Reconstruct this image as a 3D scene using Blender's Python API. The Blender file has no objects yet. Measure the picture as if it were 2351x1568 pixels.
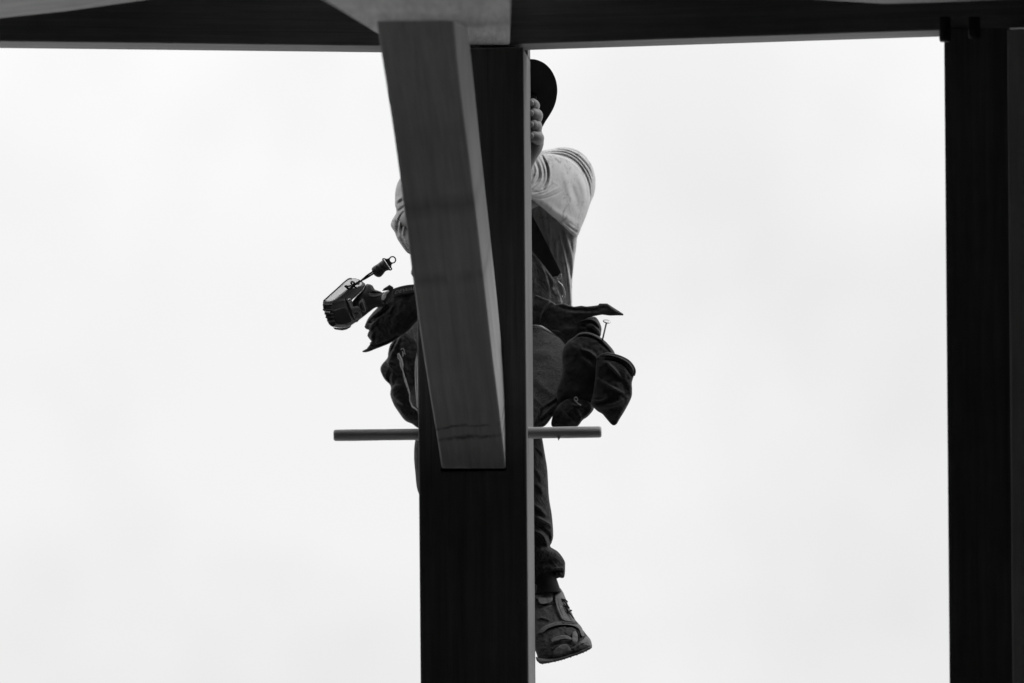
import bpy, math, random
import numpy as np
from mathutils import Vector, Matrix

random.seed(7)
scene = bpy.context.scene
COL = scene.collection

# ------------------------------------------------------------------ camera
LENS = 190.0
F = LENS / 36.0 * 2350.0          # focal length in reference pixels (2350 wide)
CX, HZ = 1175.0, 1650.0           # optical axis: horizon lies just below the frame
CAM = np.array((0.0, 0.0, 1.6))
ROLL = 0.0085
RIGHT = np.array((math.cos(ROLL), 0.0, -math.sin(ROLL)))
UP = np.array((math.sin(ROLL), 0.0, math.cos(ROLL)))
FWD = np.array((0.0, 1.0, 0.0))
cam_d = bpy.data.cameras.new("camera")
cam = bpy.data.objects.new("camera", cam_d)
COL.objects.link(cam)
cam.matrix_world = Matrix(((RIGHT[0], UP[0], -FWD[0], CAM[0]),
                           (RIGHT[1], UP[1], -FWD[1], CAM[1]),
                           (RIGHT[2], UP[2], -FWD[2], CAM[2]),
                           (0, 0, 0, 1)))
cam_d.sensor_width = 36.0
cam_d.lens = LENS
cam_d.shift_y = (HZ - 784.0) / 2350.0      # rising-front view: verticals stay parallel
cam_d.clip_end = 3000.0
cam_d.dof.use_dof = True
cam_d.dof.focus_distance = 10.42
cam_d.dof.aperture_fstop = 2.6
scene.camera = cam

# ------------------------------------------------------------------ sky, sun, exposure
SUN_EL, SUN_AZ = math.radians(42), math.radians(80)     # azimuth from +Y towards +X
w = bpy.data.worlds.new("World")
scene.world = w
w.use_nodes = True
nt = w.node_tree
nt.nodes.clear()
N = nt.nodes.new
L = nt.links.new
sky = N('ShaderNodeTexSky')
sky.sky_type = 'NISHITA'
sky.sun_disc = False
sky.sun_elevation = SUN_EL
sky.sun_rotation = SUN_AZ
sky.dust_density = 4.0
bw = N('ShaderNodeRGBToBW')
L(sky.outputs[0], bw.inputs[0])
tc = N('ShaderNodeTexCoord')
nz = N('ShaderNodeTexNoise')
nz.inputs['Scale'].default_value = 10.0
nz.inputs['Detail'].default_value = 6.0
nz.inputs['Roughness'].default_value = 0.58
L(tc.outputs['Generated'], nz.inputs['Vector'])
mr = N('ShaderNodeMapRange')
mr.inputs[1].default_value = 0.36
mr.inputs[2].default_value = 0.60
mr.inputs[3].default_value = 8.55
mr.inputs[4].default_value = 9.65
L(nz.outputs[0], mr.inputs[0])
sx = N('ShaderNodeSeparateXYZ')
L(tc.outputs['Generated'], sx.inputs[0])
gr = N('ShaderNodeMapRange')
gr.inputs[1].default_value = 0.08
gr.inputs[2].default_value = 1.0
gr.inputs[3].default_value = 1.0
gr.inputs[4].default_value = 3.0
L(sx.outputs[2], gr.inputs[0])
mu = N('ShaderNodeMath')
mu.operation = 'MULTIPLY'
L(mr.outputs[0], mu.inputs[0])
L(gr.outputs[0], mu.inputs[1])
mx = N('ShaderNodeMix')
mx.data_type = 'FLOAT'
mx.inputs[0].default_value = 0.92
L(bw.outputs[0], mx.inputs[2])
L(mu.outputs[0], mx.inputs[3])
bg = N('ShaderNodeBackground')
bg.inputs[1].default_value = 0.10
L(mx.outputs[0], bg.inputs[0])
wo = N('ShaderNodeOutputWorld')
L(bg.outputs[0], wo.inputs[0])

sun_d = bpy.data.lights.new("sun", 'SUN')
sun_d.energy = 1.5
sun_d.angle = math.radians(25)
sun = bpy.data.objects.new("sun", sun_d)
COL.objects.link(sun)
sd = Vector((math.cos(SUN_EL) * math.sin(SUN_AZ), math.cos(SUN_EL) * math.cos(SUN_AZ), math.sin(SUN_EL)))
sun.rotation_euler = sd.to_track_quat('Z', 'Y').to_euler()
sun.location = (0, 0, 30)

scene.view_settings.view_transform = 'Standard'
scene.view_settings.look = 'None'
scene.view_settings.gamma = 1.0
scene.view_settings.exposure = 0.0
scene.view_settings.use_curve_mapping = False
scene.render.engine = 'CYCLES'
scene.cycles.max_bounces = 6
scene.cycles.diffuse_bounces = 4


# ------------------------------------------------------------------ helpers
def P(u, v, Y):
    """point seen at reference pixel (u, v) at depth Y (arrays allowed)"""
    u = np.asarray(u, float)
    v = np.asarray(v, float)
    Y = np.asarray(Y, float)
    dx = (u - CX) / F
    dz = -(v - HZ) / F
    return CAM + Y[..., None] * (dx[..., None] * RIGHT + FWD + dz[..., None] * UP)


def c1(p, q): return (1175 + p * .16057, 100.7 + q * .16057)
def c2(p, q): return (1175 + p * .2462, 318.9 + q * .2462)
def c3(p, q): return (1175 + p * .23013, 671.4 + q * .23013)
def c4(p, q): return (721.8 + p * .17129, 570.7 + q * .17129)
def c5(p, q): return (822.5 + p * .24628, 721.8 + q * .24628)
def c6(p, q): return (1175 + p * .20775, 1242.2 + q * .20775)
def c7(p, q): return (1175 + p * .2462, 973.6 + q * .2462)
def M(c, pts): return [c(*p) for p in pts]


def tag(o, label=None, cat=None, group=None, kind=None):
    if label: o['label'] = label
    if cat: o['category'] = cat
    if group: o['group'] = group
    if kind: o['kind'] = kind
    return o


def empty(name, loc):
    o = bpy.data.objects.new(name, None)
    o.location = loc
    o.empty_display_size = 0.1
    COL.objects.link(o)
    o['wl'] = [float(x) for x in loc]
    return o


def wl(o):
    return np.array(o['wl']) if o is not None else np.zeros(3)


def link(name, V, faces, mats, parent=None, smooth=True, midx=None, origin=None):
    V = np.asarray(V, float)
    org = V.mean(axis=0) if origin is None else np.asarray(origin, float)
    me = bpy.data.meshes.new(name)
    me.from_pydata((V - org).tolist(), [], faces)
    for m in (mats if isinstance(mats, (list, tuple)) else [mats]):
        me.materials.append(m)
    if midx is not None:
        me.polygons.foreach_set('material_index', midx)
    me.polygons.foreach_set('use_smooth', [smooth] * len(me.polygons))
    me.update()
    o = bpy.data.objects.new(name, me)
    COL.objects.link(o)
    o.location = org - wl(parent)
    o['wl'] = [float(x) for x in org]
    if parent is not None:
        o.parent = parent
    return o


class MB:
    def __init__(s): s.V, s.F, s.I, s.n = [], [], [], 0
    def add(s, V, Fc, mi=0):
        V = np.asarray(V, float)
        s.V.append(V)
        s.F += [tuple(i + s.n for i in f) for f in Fc]
        s.I += [mi] * len(Fc)
        s.n += len(V)
        return s
    def build(s, name, mats, parent=None, smooth=True):
        return link(name, np.concatenate(s.V), s.F, mats, parent, smooth, s.I)


def catmull(pts, n=6, closed=False):
    pts = np.asarray(pts, float)
    m = len(pts)
    out = []
    rng = range(m if closed else m - 1)
    for i in rng:
        if closed:
            p0, p1, p2, p3 = pts[(i - 1) % m], pts[i], pts[(i + 1) % m], pts[(i + 2) % m]
        else:
            p0, p1, p2, p3 = pts[max(i - 1, 0)], pts[i], pts[i + 1], pts[min(i + 2, m - 1)]
        for k in range(n):
            t = k / n
            out.append(.5 * (2 * p1 + (p2 - p0) * t + (2 * p0 - 5 * p1 + 4 * p2 - p3) * t * t + (3 * p1 - p0 - 3 * p2 + p3) * t ** 3))
    if not closed:
        out.append(pts[-1])
    return np.array(out)


def poly_dist(X, Yy, pts, closed=False):
    """distance to a polyline and arc parameter 0..1"""
    pts = np.asarray(pts, float)
    if closed:
        pts = np.vstack([pts, pts[:1]])
    seg = np.linalg.norm(np.diff(pts, axis=0), axis=1)
    tot = max(seg.sum(), 1e-9)
    acc = np.concatenate([[0], np.cumsum(seg)])
    D = np.full(X.shape, 1e9)
    T = np.zeros(X.shape)
    for i in range(len(pts) - 1):
        a, b = pts[i], pts[i + 1]
        d = b - a
        l2 = d @ d
        if l2 < 1e-12:
            continue
        t = np.clip(((X - a[0]) * d[0] + (Yy - a[1]) * d[1]) / l2, 0, 1)
        e = np.hypot(X - a[0] - t * d[0], Yy - a[1] - t * d[1])
        k = e < D
        D = np.where(k, e, D)
        T = np.where(k, (acc[i] + t * seg[i]) / tot, T)
    return D, T


def inside(X, Yy, pts):
    pts = np.asarray(pts, float)
    r = np.zeros(X.shape, bool)
    m = len(pts)
    for i in range(m):
        x1, y1 = pts[i]
        x2, y2 = pts[(i + 1) % m]
        if y1 == y2:
            continue
        c = ((y1 > Yy) != (y2 > Yy)) & (X < (x2 - x1) * (Yy - y1) / (y2 - y1) + x1)
        r ^= c
    return r


def vnoise(x, y, seed=0):
    rs = np.random.RandomState(seed)
    G = rs.rand(256, 256)
    xi = np.floor(x).astype(int)
    yi = np.floor(y).astype(int)
    fx = x - xi
    fy = y - yi
    fx = fx * fx * (3 - 2 * fx)
    fy = fy * fy * (3 - 2 * fy)
    g = lambda a, b: G[a % 256, b % 256]
    return (g(xi, yi) * (1 - fx) + g(xi + 1, yi) * fx) * (1 - fy) + (g(xi, yi + 1) * (1 - fx) + g(xi + 1, yi + 1) * fx) * fy - .5


def fbm(x, y, seed=0, oct=3):
    r = 0
    a = 1.0
    for i in range(oct):
        r = r + a * vnoise(x * 2 ** i, y * 2 ** i, seed + i)
        a *= .5
    return r


def blur(A, mask, it):
    for _ in range(it):
        S = np.zeros_like(A)
        W = np.zeros_like(A)
        for dx, dy in ((0, 0), (1, 0), (-1, 0), (0, 1), (0, -1)):
            S += np.roll(np.roll(A * mask, dx, 0), dy, 1)
            W += np.roll(np.roll(mask.astype(float), dx, 0), dy, 1)
        A = np.where(mask, S / np.maximum(W, 1e-9), A)
    return A


def puff_geo(outline, Yc, k=1.0, kb=None, T=None, g=2.5, strokes=(), noise=None, curve=True, relief=None, wr=None):
    """solid with the given outline, inflated like a stuffed form; strokes are folds (points, height px, width px)"""
    ol = catmull(outline, 5, True) if curve else np.asarray(outline, float)
    x0, y0 = ol.min(0) - 2 * g
    x1, y1 = ol.max(0) + 2 * g
    nx, ny = int((x1 - x0) / g) + 2, int((y1 - y0) / g) + 2
    X, Yy = np.meshgrid(x0 + g * np.arange(nx), y0 + g * np.arange(ny), indexing='ij')
    D, _ = poly_dist(X, Yy, ol, True)
    ins = inside(X, Yy, ol)
    S = np.where(ins, D, -D)
    S = np.where(np.abs(S) < .06 * g, .06 * g * np.where(ins, 1, -1), S)
    mask = S > 0
    # Poisson inflation
    phi = np.where(mask, np.minimum(D, 40) * 10, 0.0)
    ii, jj = np.meshgrid(range(nx), range(ny), indexing='ij')
    red = ((ii + jj) % 2 == 0) & mask
    blk = ((ii + jj) % 2 == 1) & mask
    om = 2 / (1 + math.sin(math.pi / max(nx, ny)))
    for it in range(int(2.2 * max(nx, ny)) + 40):
        for m in (red, blk):
            nb = np.roll(phi, 1, 0) + np.roll(phi, -1, 0) + np.roll(phi, 1, 1) + np.roll(phi, -1, 1)
            phi = np.where(m, phi + om * ((nb + g * g) / 4 - phi), phi)
    q = np.where(mask, phi / np.maximum(D, .5 * g), 0)
    q = blur(q, mask, 6)
    h = np.sqrt(np.maximum(2 * q * D, 0)) * mask
    hf = h * k
    hb = h * (kb if kb is not None else k)
    if T:
        hf = T * np.tanh(hf / T)
        hb = T * np.tanh(hb / T)
    disp = np.zeros_like(h)
    for st in strokes:
        pts, amp, wd = st[:3]
        d, t = poly_dist(X, Yy, catmull(pts, 5))
        tp = np.sin(np.pi * np.clip(t, .04, .96)) ** .45
        disp += 1.9 * amp * tp * np.exp(-(d / wd) ** 2)
    if noise:
        for (amp, sc_x, sc_y, sd_) in noise:
            disp += 1.35 * amp * fbm(X / sc_x, Yy / sc_y, sd_)
    if wr is not None:
        disp += wr(X, Yy)
    edge = np.clip(D / (3 * g), 0, 1)
    hf = hf + disp * edge
    if relief is not None:
        hf = hf + relief(X, Yy) * edge
    hb = hb
    # marching squares
    vid = {}
    U, VV, H, B = [], [], [], []
    def node(i, j, front):
        key = (i, j, front)
        if key not in vid:
            vid[key] = len(U)
            U.append(X[i, j]); VV.append(Yy[i, j])
            H.append(hf[i, j] if front else -max(hb[i, j], .2))
        return vid[key]
    def cross(i, j, i2, j2):
        key = ((i, j), (i2, j2)) if (i, j) < (i2, j2) else ((i2, j2), (i, j))
        if key not in vid:
            a, b = S[i, j], S[i2, j2]
            t = a / (a - b)
            vid[key] = len(U)
            U.append(X[i, j] + t * (X[i2, j2] - X[i, j]))
            VV.append(Yy[i, j] + t * (Yy[i2, j2] - Yy[i, j]))
            H.append(0.0)
        return vid[key]
    Fc = []
    any_in = mask[:-1, :-1] | mask[1:, :-1] | mask[:-1, 1:] | mask[1:, 1:]
    for i, j in zip(*np.nonzero(any_in)):
        cs = ((i, j), (i + 1, j), (i + 1, j + 1), (i, j + 1))
        for front in (True, False):
            poly = []
            for a in range(4):
                ca, cb = cs[a], cs[(a + 1) % 4]
                if mask[ca]:
                    poly.append(node(*ca, front))
                if mask[ca] != mask[cb]:
                    poly.append(cross(*ca, *cb))
            if len(poly) >= 3:
                Fc.append(tuple(poly) if front else tuple(poly[::-1]))
    U = np.array(U); VV = np.array(VV); H = np.array(H)
    yc = Yc(U, VV) if callable(Yc) else np.full(U.shape, float(Yc))
    s = yc / F
    # image grid: u right, v down -> order chosen so that normals face out
    return P(U, VV, yc - H * s), Fc


def puff(name, outline, Yc, mat, parent=None, **kw):
    V, Fc = puff_geo(outline, Yc, **kw)
    return link(name, V, Fc, mat, parent)


def frames(pts):
    pts = np.asarray(pts, float)
    t = np.gradient(pts, axis=0)
    t /= np.maximum(np.linalg.norm(t, axis=1, keepdims=True), 1e-9)
    ref = np.array((0, 0, 1.0)) if abs(t[0][2]) < .9 else np.array((0, 1.0, 0))
    a = np.cross(t[0], ref)
    a /= np.linalg.norm(a)
    A = []
    for i in range(len(pts)):
        a = a - (a @ t[i]) * t[i]
        a /= np.linalg.norm(a)
        A.append(a.copy())
    A = np.array(A)
    return t, A, np.cross(t, A)


def tube_geo(pts, rad, n=12, smooth=0, caps=True):
    """tube along points; rad: number, list, or list of (ra, rb)"""
    pts = np.asarray(pts, float)
    rad = np.asarray(rad, float)
    if rad.ndim == 0:
        rad = np.full((len(pts), 2), float(rad))
    elif rad.ndim == 1:
        rad = np.stack([rad, rad], 1)
    if smooth:
        q = catmull(np.hstack([pts, rad]), smooth)
        pts, rad = q[:, :3], q[:, 3:]
    t, A, Bv = frames(pts)
    V, Fc = [], []
    ang = np.arange(n) * 2 * math.pi / n
    for i in range(len(pts)):
        V.append(pts[i] + np.cos(ang)[:, None] * A[i] * rad[i, 0] + np.sin(ang)[:, None] * Bv[i] * rad[i, 1])
    V = np.concatenate(V)
    for i in range(len(pts) - 1):
        for j in range(n):
            j2 = (j + 1) % n
            Fc.append((i * n + j, i * n + j2, (i + 1) * n + j2, (i + 1) * n + j))
    if caps:
        Fc.append(tuple(range(n))[::-1])
        Fc.append(tuple((len(pts) - 1) * n + j for j in range(n)))
    return V, Fc


def ell_geo(c, r, n=20, m=14, axes=None):
    V, Fc = [], []
    ax = np.eye(3) if axes is None else np.asarray(axes)
    for i in range(m + 1):
        th = math.pi * i / m
        for j in range(n):
            ph = 2 * math.pi * j / n
            l = np.array((r[0] * math.sin(th) * math.cos(ph), r[1] * math.sin(th) * math.sin(ph), r[2] * math.cos(th)))
            V.append(np.asarray(c) + l @ ax)
    for i in range(m):
        for j in range(n):
            j2 = (j + 1) % n
            Fc.append((i * n + j, (i + 1) * n + j, (i + 1) * n + j2, i * n + j2))
    return np.array(V), Fc


def remesh(geos, voxel, smooth=4):
    mb = MB()
    for V, Fc in geos:
        mb.add(V, Fc)
    me = bpy.data.meshes.new('tmp')
    me.from_pydata(np.concatenate(mb.V).tolist(), [], mb.F)
    o = bpy.data.objects.new('tmp', me)
    COL.objects.link(o)
    md = o.modifiers.new('r', 'REMESH')
    md.mode = 'VOXEL'
    md.voxel_size = voxel
    ms = o.modifiers.new('s', 'SMOOTH')
    ms.factor = .5
    ms.iterations = smooth
    dg = bpy.context.evaluated_depsgraph_get()
    ev = o.evaluated_get(dg)
    m2 = bpy.data.meshes.new_from_object(ev)
    V = np.empty(len(m2.vertices) * 3)
    m2.vertices.foreach_get('co', V)
    Fc = [tuple(p.vertices) for p in m2.polygons]
    bpy.data.objects.remove(o)
    bpy.data.meshes.remove(m2)
    return V.reshape(-1, 3), Fc


# ------------------------------------------------------------------ materials (a black and white scene: neutral greys)
def mat(name, base, rough=.8, spec=.3, tex=None):
    m = bpy.data.materials.new(name)
    m.use_nodes = True
    n = m.node_tree
    b = n.nodes['Principled BSDF']
    b.inputs['Base Color'].default_value = (base, base, base, 1)
    b.inputs['Roughness'].default_value = rough
    b.inputs['Specular IOR Level'].default_value = spec
    if tex:
        tex(n, b, base)
    return m


def ramp(n, src, lo, hi, c0, c1_):
    r = n.nodes.new('ShaderNodeMapRange')
    r.inputs[1].default_value = lo
    r.inputs[2].default_value = hi
    r.inputs[3].default_value = c0
    r.inputs[4].default_value = c1_
    n.links.new(src, r.inputs[0])
    return r.outputs[0]


def noise_node(n, scale, stretch=(1, 1, 1), detail=4, rough=.6, dist=0.0):
    t = n.nodes.new('ShaderNodeTexCoord')
    mp = n.nodes.new('ShaderNodeMapping')
    mp.inputs['Scale'].default_value = stretch
    n.links.new(t.outputs['Object'], mp.inputs[0])
    z = n.nodes.new('ShaderNodeTexNoise')
    z.inputs['Scale'].default_value = scale
    z.inputs['Detail'].default_value = detail
    z.inputs['Roughness'].default_value = rough
    z.inputs['Distortion'].default_value = dist
    n.links.new(mp.outputs[0], z.inputs['Vector'])
    return z.outputs[0]


def mathn(n, op, a, b):
    q = n.nodes.new('ShaderNodeMath')
    q.operation = op
    for i, s in enumerate((a, b)):
        if isinstance(s, (int, float)):
            q.inputs[i].default_value = s
        else:
            n.links.new(s, q.inputs[i])
    return q.outputs[0]


def bump(n, b, src, strength, dist):
    k = n.nodes.new('ShaderNodeBump')
    k.inputs['Strength'].default_value = strength
    k.inputs['Distance'].default_value = dist
    n.links.new(src, k.inputs['Height'])
    n.links.new(k.outputs[0], b.inputs['Normal'])


def wood_tex(axis, contrast=.2):
    def f(n, b, base):
        st = [1.0, 1.0, 1.0]
        st[axis] = .04
        st2 = [1.0, 1.0, 1.0]
        st2[axis] = .015
        g1 = noise_node(n, 95, st, 5, .65, .35)
        g2 = noise_node(n, 260, st2, 3, .6)
        g3 = noise_node(n, 5.5, (1, 1, 1), 4, .6)
        k1 = ramp(n, g1, .3, .7, 1 - contrast, 1 + contrast)
        k2 = ramp(n, g2, .3, .7, 1 - .5 * contrast, 1 + .5 * contrast)
        k3 = ramp(n, g3, .3, .7, .88, 1.1)
        st3 = [1.0, 1.0, 1.0]
        st3[axis] = .05
        g4 = noise_node(n, 24, st3, 4, .6, .5)
        k4 = ramp(n, g4, .3, .7, 1 - .8 * contrast, 1 + .8 * contrast)
        st4 = [1.0, 1.0, 1.0]
        st4[axis] = .012
        g5 = noise_node(n, 70, st4, 2, .5, .2)
        k5 = ramp(n, g5, .68, .76, 1.0, 1 - 1.6 * contrast)
        c = mathn(n, 'MULTIPLY', mathn(n, 'MULTIPLY', k1, k2), mathn(n, 'MULTIPLY', k3, base))
        c = mathn(n, 'MULTIPLY', c, mathn(n, 'MULTIPLY', k4, k5))
        n.links.new(c, b.inputs['Base Color'])
        bump(n, b, mathn(n, 'ADD', g1, g2), .35, .0012)
    return f


def fabric_tex(scale=900, var=.2, stain=None, bs=.35, bd=.0006):
    def f(n, b, base):
        w1 = noise_node(n, scale, (1, 1, 1), 2, .5)
        w2 = noise_node(n, 28, (1, 1, 1), 4, .6)
        c = mathn(n, 'MULTIPLY', ramp(n, w1, .3, .7, 1 - var * .6, 1 + var * .6), ramp(n, w2, .3, .7, 1 - var, 1 + var))
        c = mathn(n, 'MULTIPLY', c, base)
        if stain:
            s = noise_node(n, stain[0], (1, 1, 1), 6, .72, .6)
            c = mathn(n, 'MULTIPLY', c, ramp(n, s, stain[1], stain[2], 1.0, stain[3]))
        n.links.new(c, b.inputs['Base Color'])
        bump(n, b, mathn(n, 'ADD', w1, mathn(n, 'MULTIPLY', w2, 1.5)), bs, bd)
        b.inputs['Sheen Weight'].default_value = .1
    return f


def grain_tex(scale, var, bs=.3, bd=.0006, detail=5):
    def f(n, b, base):
        w1 = noise_node(n, scale, (1, 1, 1), detail, .65)
        n.links.new(mathn(n, 'MULTIPLY', ramp(n, w1, .3, .7, 1 - var, 1 + var), base), b.inputs['Base Color'])
        bump(n, b, w1, bs, bd)
    return f


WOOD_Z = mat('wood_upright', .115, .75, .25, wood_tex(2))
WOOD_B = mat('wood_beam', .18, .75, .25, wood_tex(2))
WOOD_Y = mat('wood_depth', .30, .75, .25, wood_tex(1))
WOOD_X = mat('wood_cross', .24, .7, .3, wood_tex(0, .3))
def brace_tex(n, b, base):
    wood_tex(2, .12)(n, b, base)
    c = b.inputs['Base Color'].links[0].from_socket
    t = n.nodes.new('ShaderNodeTexCoord')
    sp_ = n.nodes.new('ShaderNodeSeparateXYZ')
    n.links.new(t.outputs['Object'], sp_.inputs[0])
    wob = noise_node(n, 14, (1, 1, 1), 4, .6)
    h = mathn(n, 'ADD', mathn(n, 'ADD', sp_.outputs[2], mathn(n, 'MULTIPLY', sp_.outputs[0], .03)), mathn(n, 'MULTIPLY', wob, .03))
    brk = ramp(n, noise_node(n, 22, (1, 1, .3), 3, .6), .34, .5, 0.0, 1.0)
    for z_, wd_ in ((-.352, .004), (-.376, .006), (-.03, .02), (.13, .03)):
        d_ = mathn(n, 'ABSOLUTE', mathn(n, 'SUBTRACT', h, z_), 0)
        k_ = ramp(n, d_, 0, wd_, .25 if wd_ < .01 else .75, 1.0)
        k_ = mathn(n, 'ADD', mathn(n, 'MULTIPLY', mathn(n, 'SUBTRACT', k_, 1.0), brk), 1.0)
        c = mathn(n, 'MULTIPLY', c, k_)
    n.links.new(c, b.inputs['Base Color'])


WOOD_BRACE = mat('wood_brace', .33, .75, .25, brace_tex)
WOOD_PEG = mat('wood_peg', .4, .7, .3, wood_tex(0, .35))
WOOD_DARK = mat('wood_blocker', .03, .9, .1, wood_tex(2))  # dark boards of the unseen enclosure added for shade
SHIRT = mat('shirt_cotton', .40, .9, .2, fabric_tex(800, .08, (34, .53, .64, .55), .35, .0006))
def denim_tex(n, b, base):
    t = n.nodes.new('ShaderNodeTexCoord')
    def nz_(rot, st, sc, det):
        mp = n.nodes.new('ShaderNodeMapping')
        mp.inputs['Rotation'].default_value = (0, rot, 0)
        mp2 = n.nodes.new('ShaderNodeMapping')
        mp2.inputs['Scale'].default_value = st
        n.links.new(t.outputs['Object'], mp.inputs[0])
        n.links.new(mp.outputs[0], mp2.inputs[0])
        z = n.nodes.new('ShaderNodeTexNoise')
        z.inputs['Scale'].default_value = sc
        z.inputs['Detail'].default_value = det
        n.links.new(mp2.outputs[0], z.inputs['Vector'])
        return z.outputs[0]
    a_ = nz_(math.radians(38), (1, 1, .07), 420, 3)
    b2 = nz_(0, (1, 1, 1), 800, 2)
    c_ = nz_(math.radians(50), (1, 1, .25), 40, 5)
    f = mathn(n, 'MULTIPLY', ramp(n, a_, .35, .65, .45, 1.6), ramp(n, b2, .3, .7, .7, 1.3))
    f = mathn(n, 'MULTIPLY', f, ramp(n, c_, .3, .7, .55, 1.45))
    n.links.new(mathn(n, 'MULTIPLY', f, base), b.inputs['Base Color'])
    bump(n, b, mathn(n, 'ADD', mathn(n, 'ADD', a_, b2), mathn(n, 'MULTIPLY', c_, 3.0)), .9, .0016)
    b.inputs['Sheen Weight'].default_value = .1


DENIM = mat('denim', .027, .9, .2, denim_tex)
DENIM_L = mat('denim_stitch', .22, .9, .2, fabric_tex(1100, .3))
CANVAS = mat('pouch_canvas', .022, .85, .3, fabric_tex(700, .4, None, .5, .0008))
LEATHER = mat('pouch_leather', .035, .7, .4, grain_tex(140, .5, .5, .001))
TRIM = mat('pouch_trim', .42, .8, .3, fabric_tex(700, .25))
FELT = mat('hat_felt', .012, .95, .1, grain_tex(300, .3))
SKIN = mat('skin', .165, .6, .4, grain_tex(220, .18, .4, .0006))
NAILM = mat('finger_nail', .36, .4, .5)
HAIR = mat('hair', .06, .8, .3, grain_tex(350, .5, .6, .001))
SHOE = mat('shoe_leather', .095, .8, .3, grain_tex(75, .45, .55, .0012, 7))
SHOE_D = mat('shoe_mesh', .045, .9, .2, grain_tex(500, .5, .6, .0008))
RUBBER = mat('rubber', .07, .8, .3, grain_tex(200, .4, .5, .0006))
SOCK = mat('sock', .02, .95, .1, fabric_tex(600, .3))
PLASTIC = mat('black_plastic', .022, .45, .5, grain_tex(600, .2, .15, .0003))
PLASTIC_G = mat('grey_plastic', .15, .5, .5, grain_tex(600, .15, .15, .0003))
PLATE = mat('pale_label', .78, .45, .5, grain_tex(60, .12, .1, .0002))
METAL = mat('steel', .35, .35, .5, grain_tex(120, .2, .1, .0002))
METAL.node_tree.nodes['Principled BSDF'].inputs['Metallic'].default_value = .8
BOLT = mat('blackened_steel', .02, .6, .4, grain_tex(120, .3))
PRINT = mat('lettering_white', .45, .8, .2)
GRAVEL = mat('pale_gravel', .5, .95, .1, grain_tex(3.0, .25, .6, .02, 8))
FLOORM = mat('blocker_floor', .2, .9, .1, grain_tex(2.0, .3, .5, .01, 8))  # floor of the added enclosure, toned for bounced light

# ------------------------------------------------------------------ ground, and an unseen shed added to shade the camera-facing sides
V = [(-900, -900, 0), (900, -900, 0), (900, 1500, 0), (-900, 1500, 0)]
tag(link('ground', V, [(0, 1, 2, 3)], GRAVEL, None, False), kind='structure')


def slab(x0, x1, y0, y1, z0, z1):
    V = [(x, y, z) for z in (z0, z1) for y in (y0, y1) for x in (x0, x1)]
    Fc = [(0, 2, 3, 1), (4, 5, 7, 6), (0, 1, 5, 4), (2, 6, 7, 3), (0, 4, 6, 2), (1, 3, 7, 5)]
    return np.array(V, float), Fc


blocker = empty('light_blocker', (0, 3, 0))
tag(blocker, 'unseen dark open-fronted shed behind the photographer', 'blocker')
SY1 = 10.0
link('blocker_wall', *slab(-5, 5, -4.12, -4, .004, 3.155), WOOD_DARK, blocker, False)  # unseen walls and roof added to keep skylight off camera-facing timber
link('blocker_wall', *slab(-5.12, -5, -4, SY1 + 1.0, .004, 3.155), WOOD_DARK, blocker, False)
link('blocker_wall', *slab(5, 5.12, -4, SY1 + .4, .004, 3.155), WOOD_DARK, blocker, False)
link('blocker_roof', *slab(-5.3, 5.3, -4.3, SY1 + .12, 3.16, 3.25), WOOD_DARK, blocker, False)
link('floor', *slab(-4.99, 4.99, -3.99, SY1 + .1, .004, .05), FLOORM, blocker, False)


# ------------------------------------------------------------------ timbers
def timber(name, corner, ex, ey, ez, dims, m, label, cat='timber', bev=.003, group=None, local=None):
    """box from a corner along unit axes; local axes follow the timber so the grain does too"""
    ex, ey, ez = [np.asarray(a, float) / np.linalg.norm(a) for a in (ex, ey, ez)]
    c = np.asarray(corner, float) + .5 * (ex * dims[0] + ey * dims[1] + ez * dims[2])
    me = bpy.data.meshes.new(name)
    V, Fc = slab(-dims[0] / 2, dims[0] / 2, -dims[1] / 2, dims[1] / 2, -dims[2] / 2, dims[2] / 2)
    me.from_pydata(V.tolist(), [], Fc)
    me.materials.append(m)
    o = bpy.data.objects.new(name, me)
    COL.objects.link(o)
    o.matrix_world = Matrix((
        (ex[0], ey[0], ez[0], c[0]), (ex[1], ey[1], ez[1], c[1]), (ex[2], ey[2], ez[2], c[2]), (0, 0, 0, 1)))
    b = o.modifiers.new('bevel', 'BEVEL')
    b.width = bev
    b.segments = 2
    o['wl'] = [float(x) for x in c]
    tag(o, label, cat, group)
    return o


AL = math.radians(3.8)
EX = np.array((math.cos(AL), -math.sin(AL), 0))
EY = np.array((math.sin(AL), math.cos(AL), 0))
EZ = np.array((0, 0, 1.0))
PW, PD = .2045, .205
FR = P(1207, 784, 10.165)
FR[2] = 0
FLc = FR - EX * PW
ztop = P(1100, 110, 10.17)[2]
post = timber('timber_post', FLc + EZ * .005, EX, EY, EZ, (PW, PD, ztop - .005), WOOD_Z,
              'tall square timber post in the middle, with a dowel through it and a worker behind', 'post')
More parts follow.
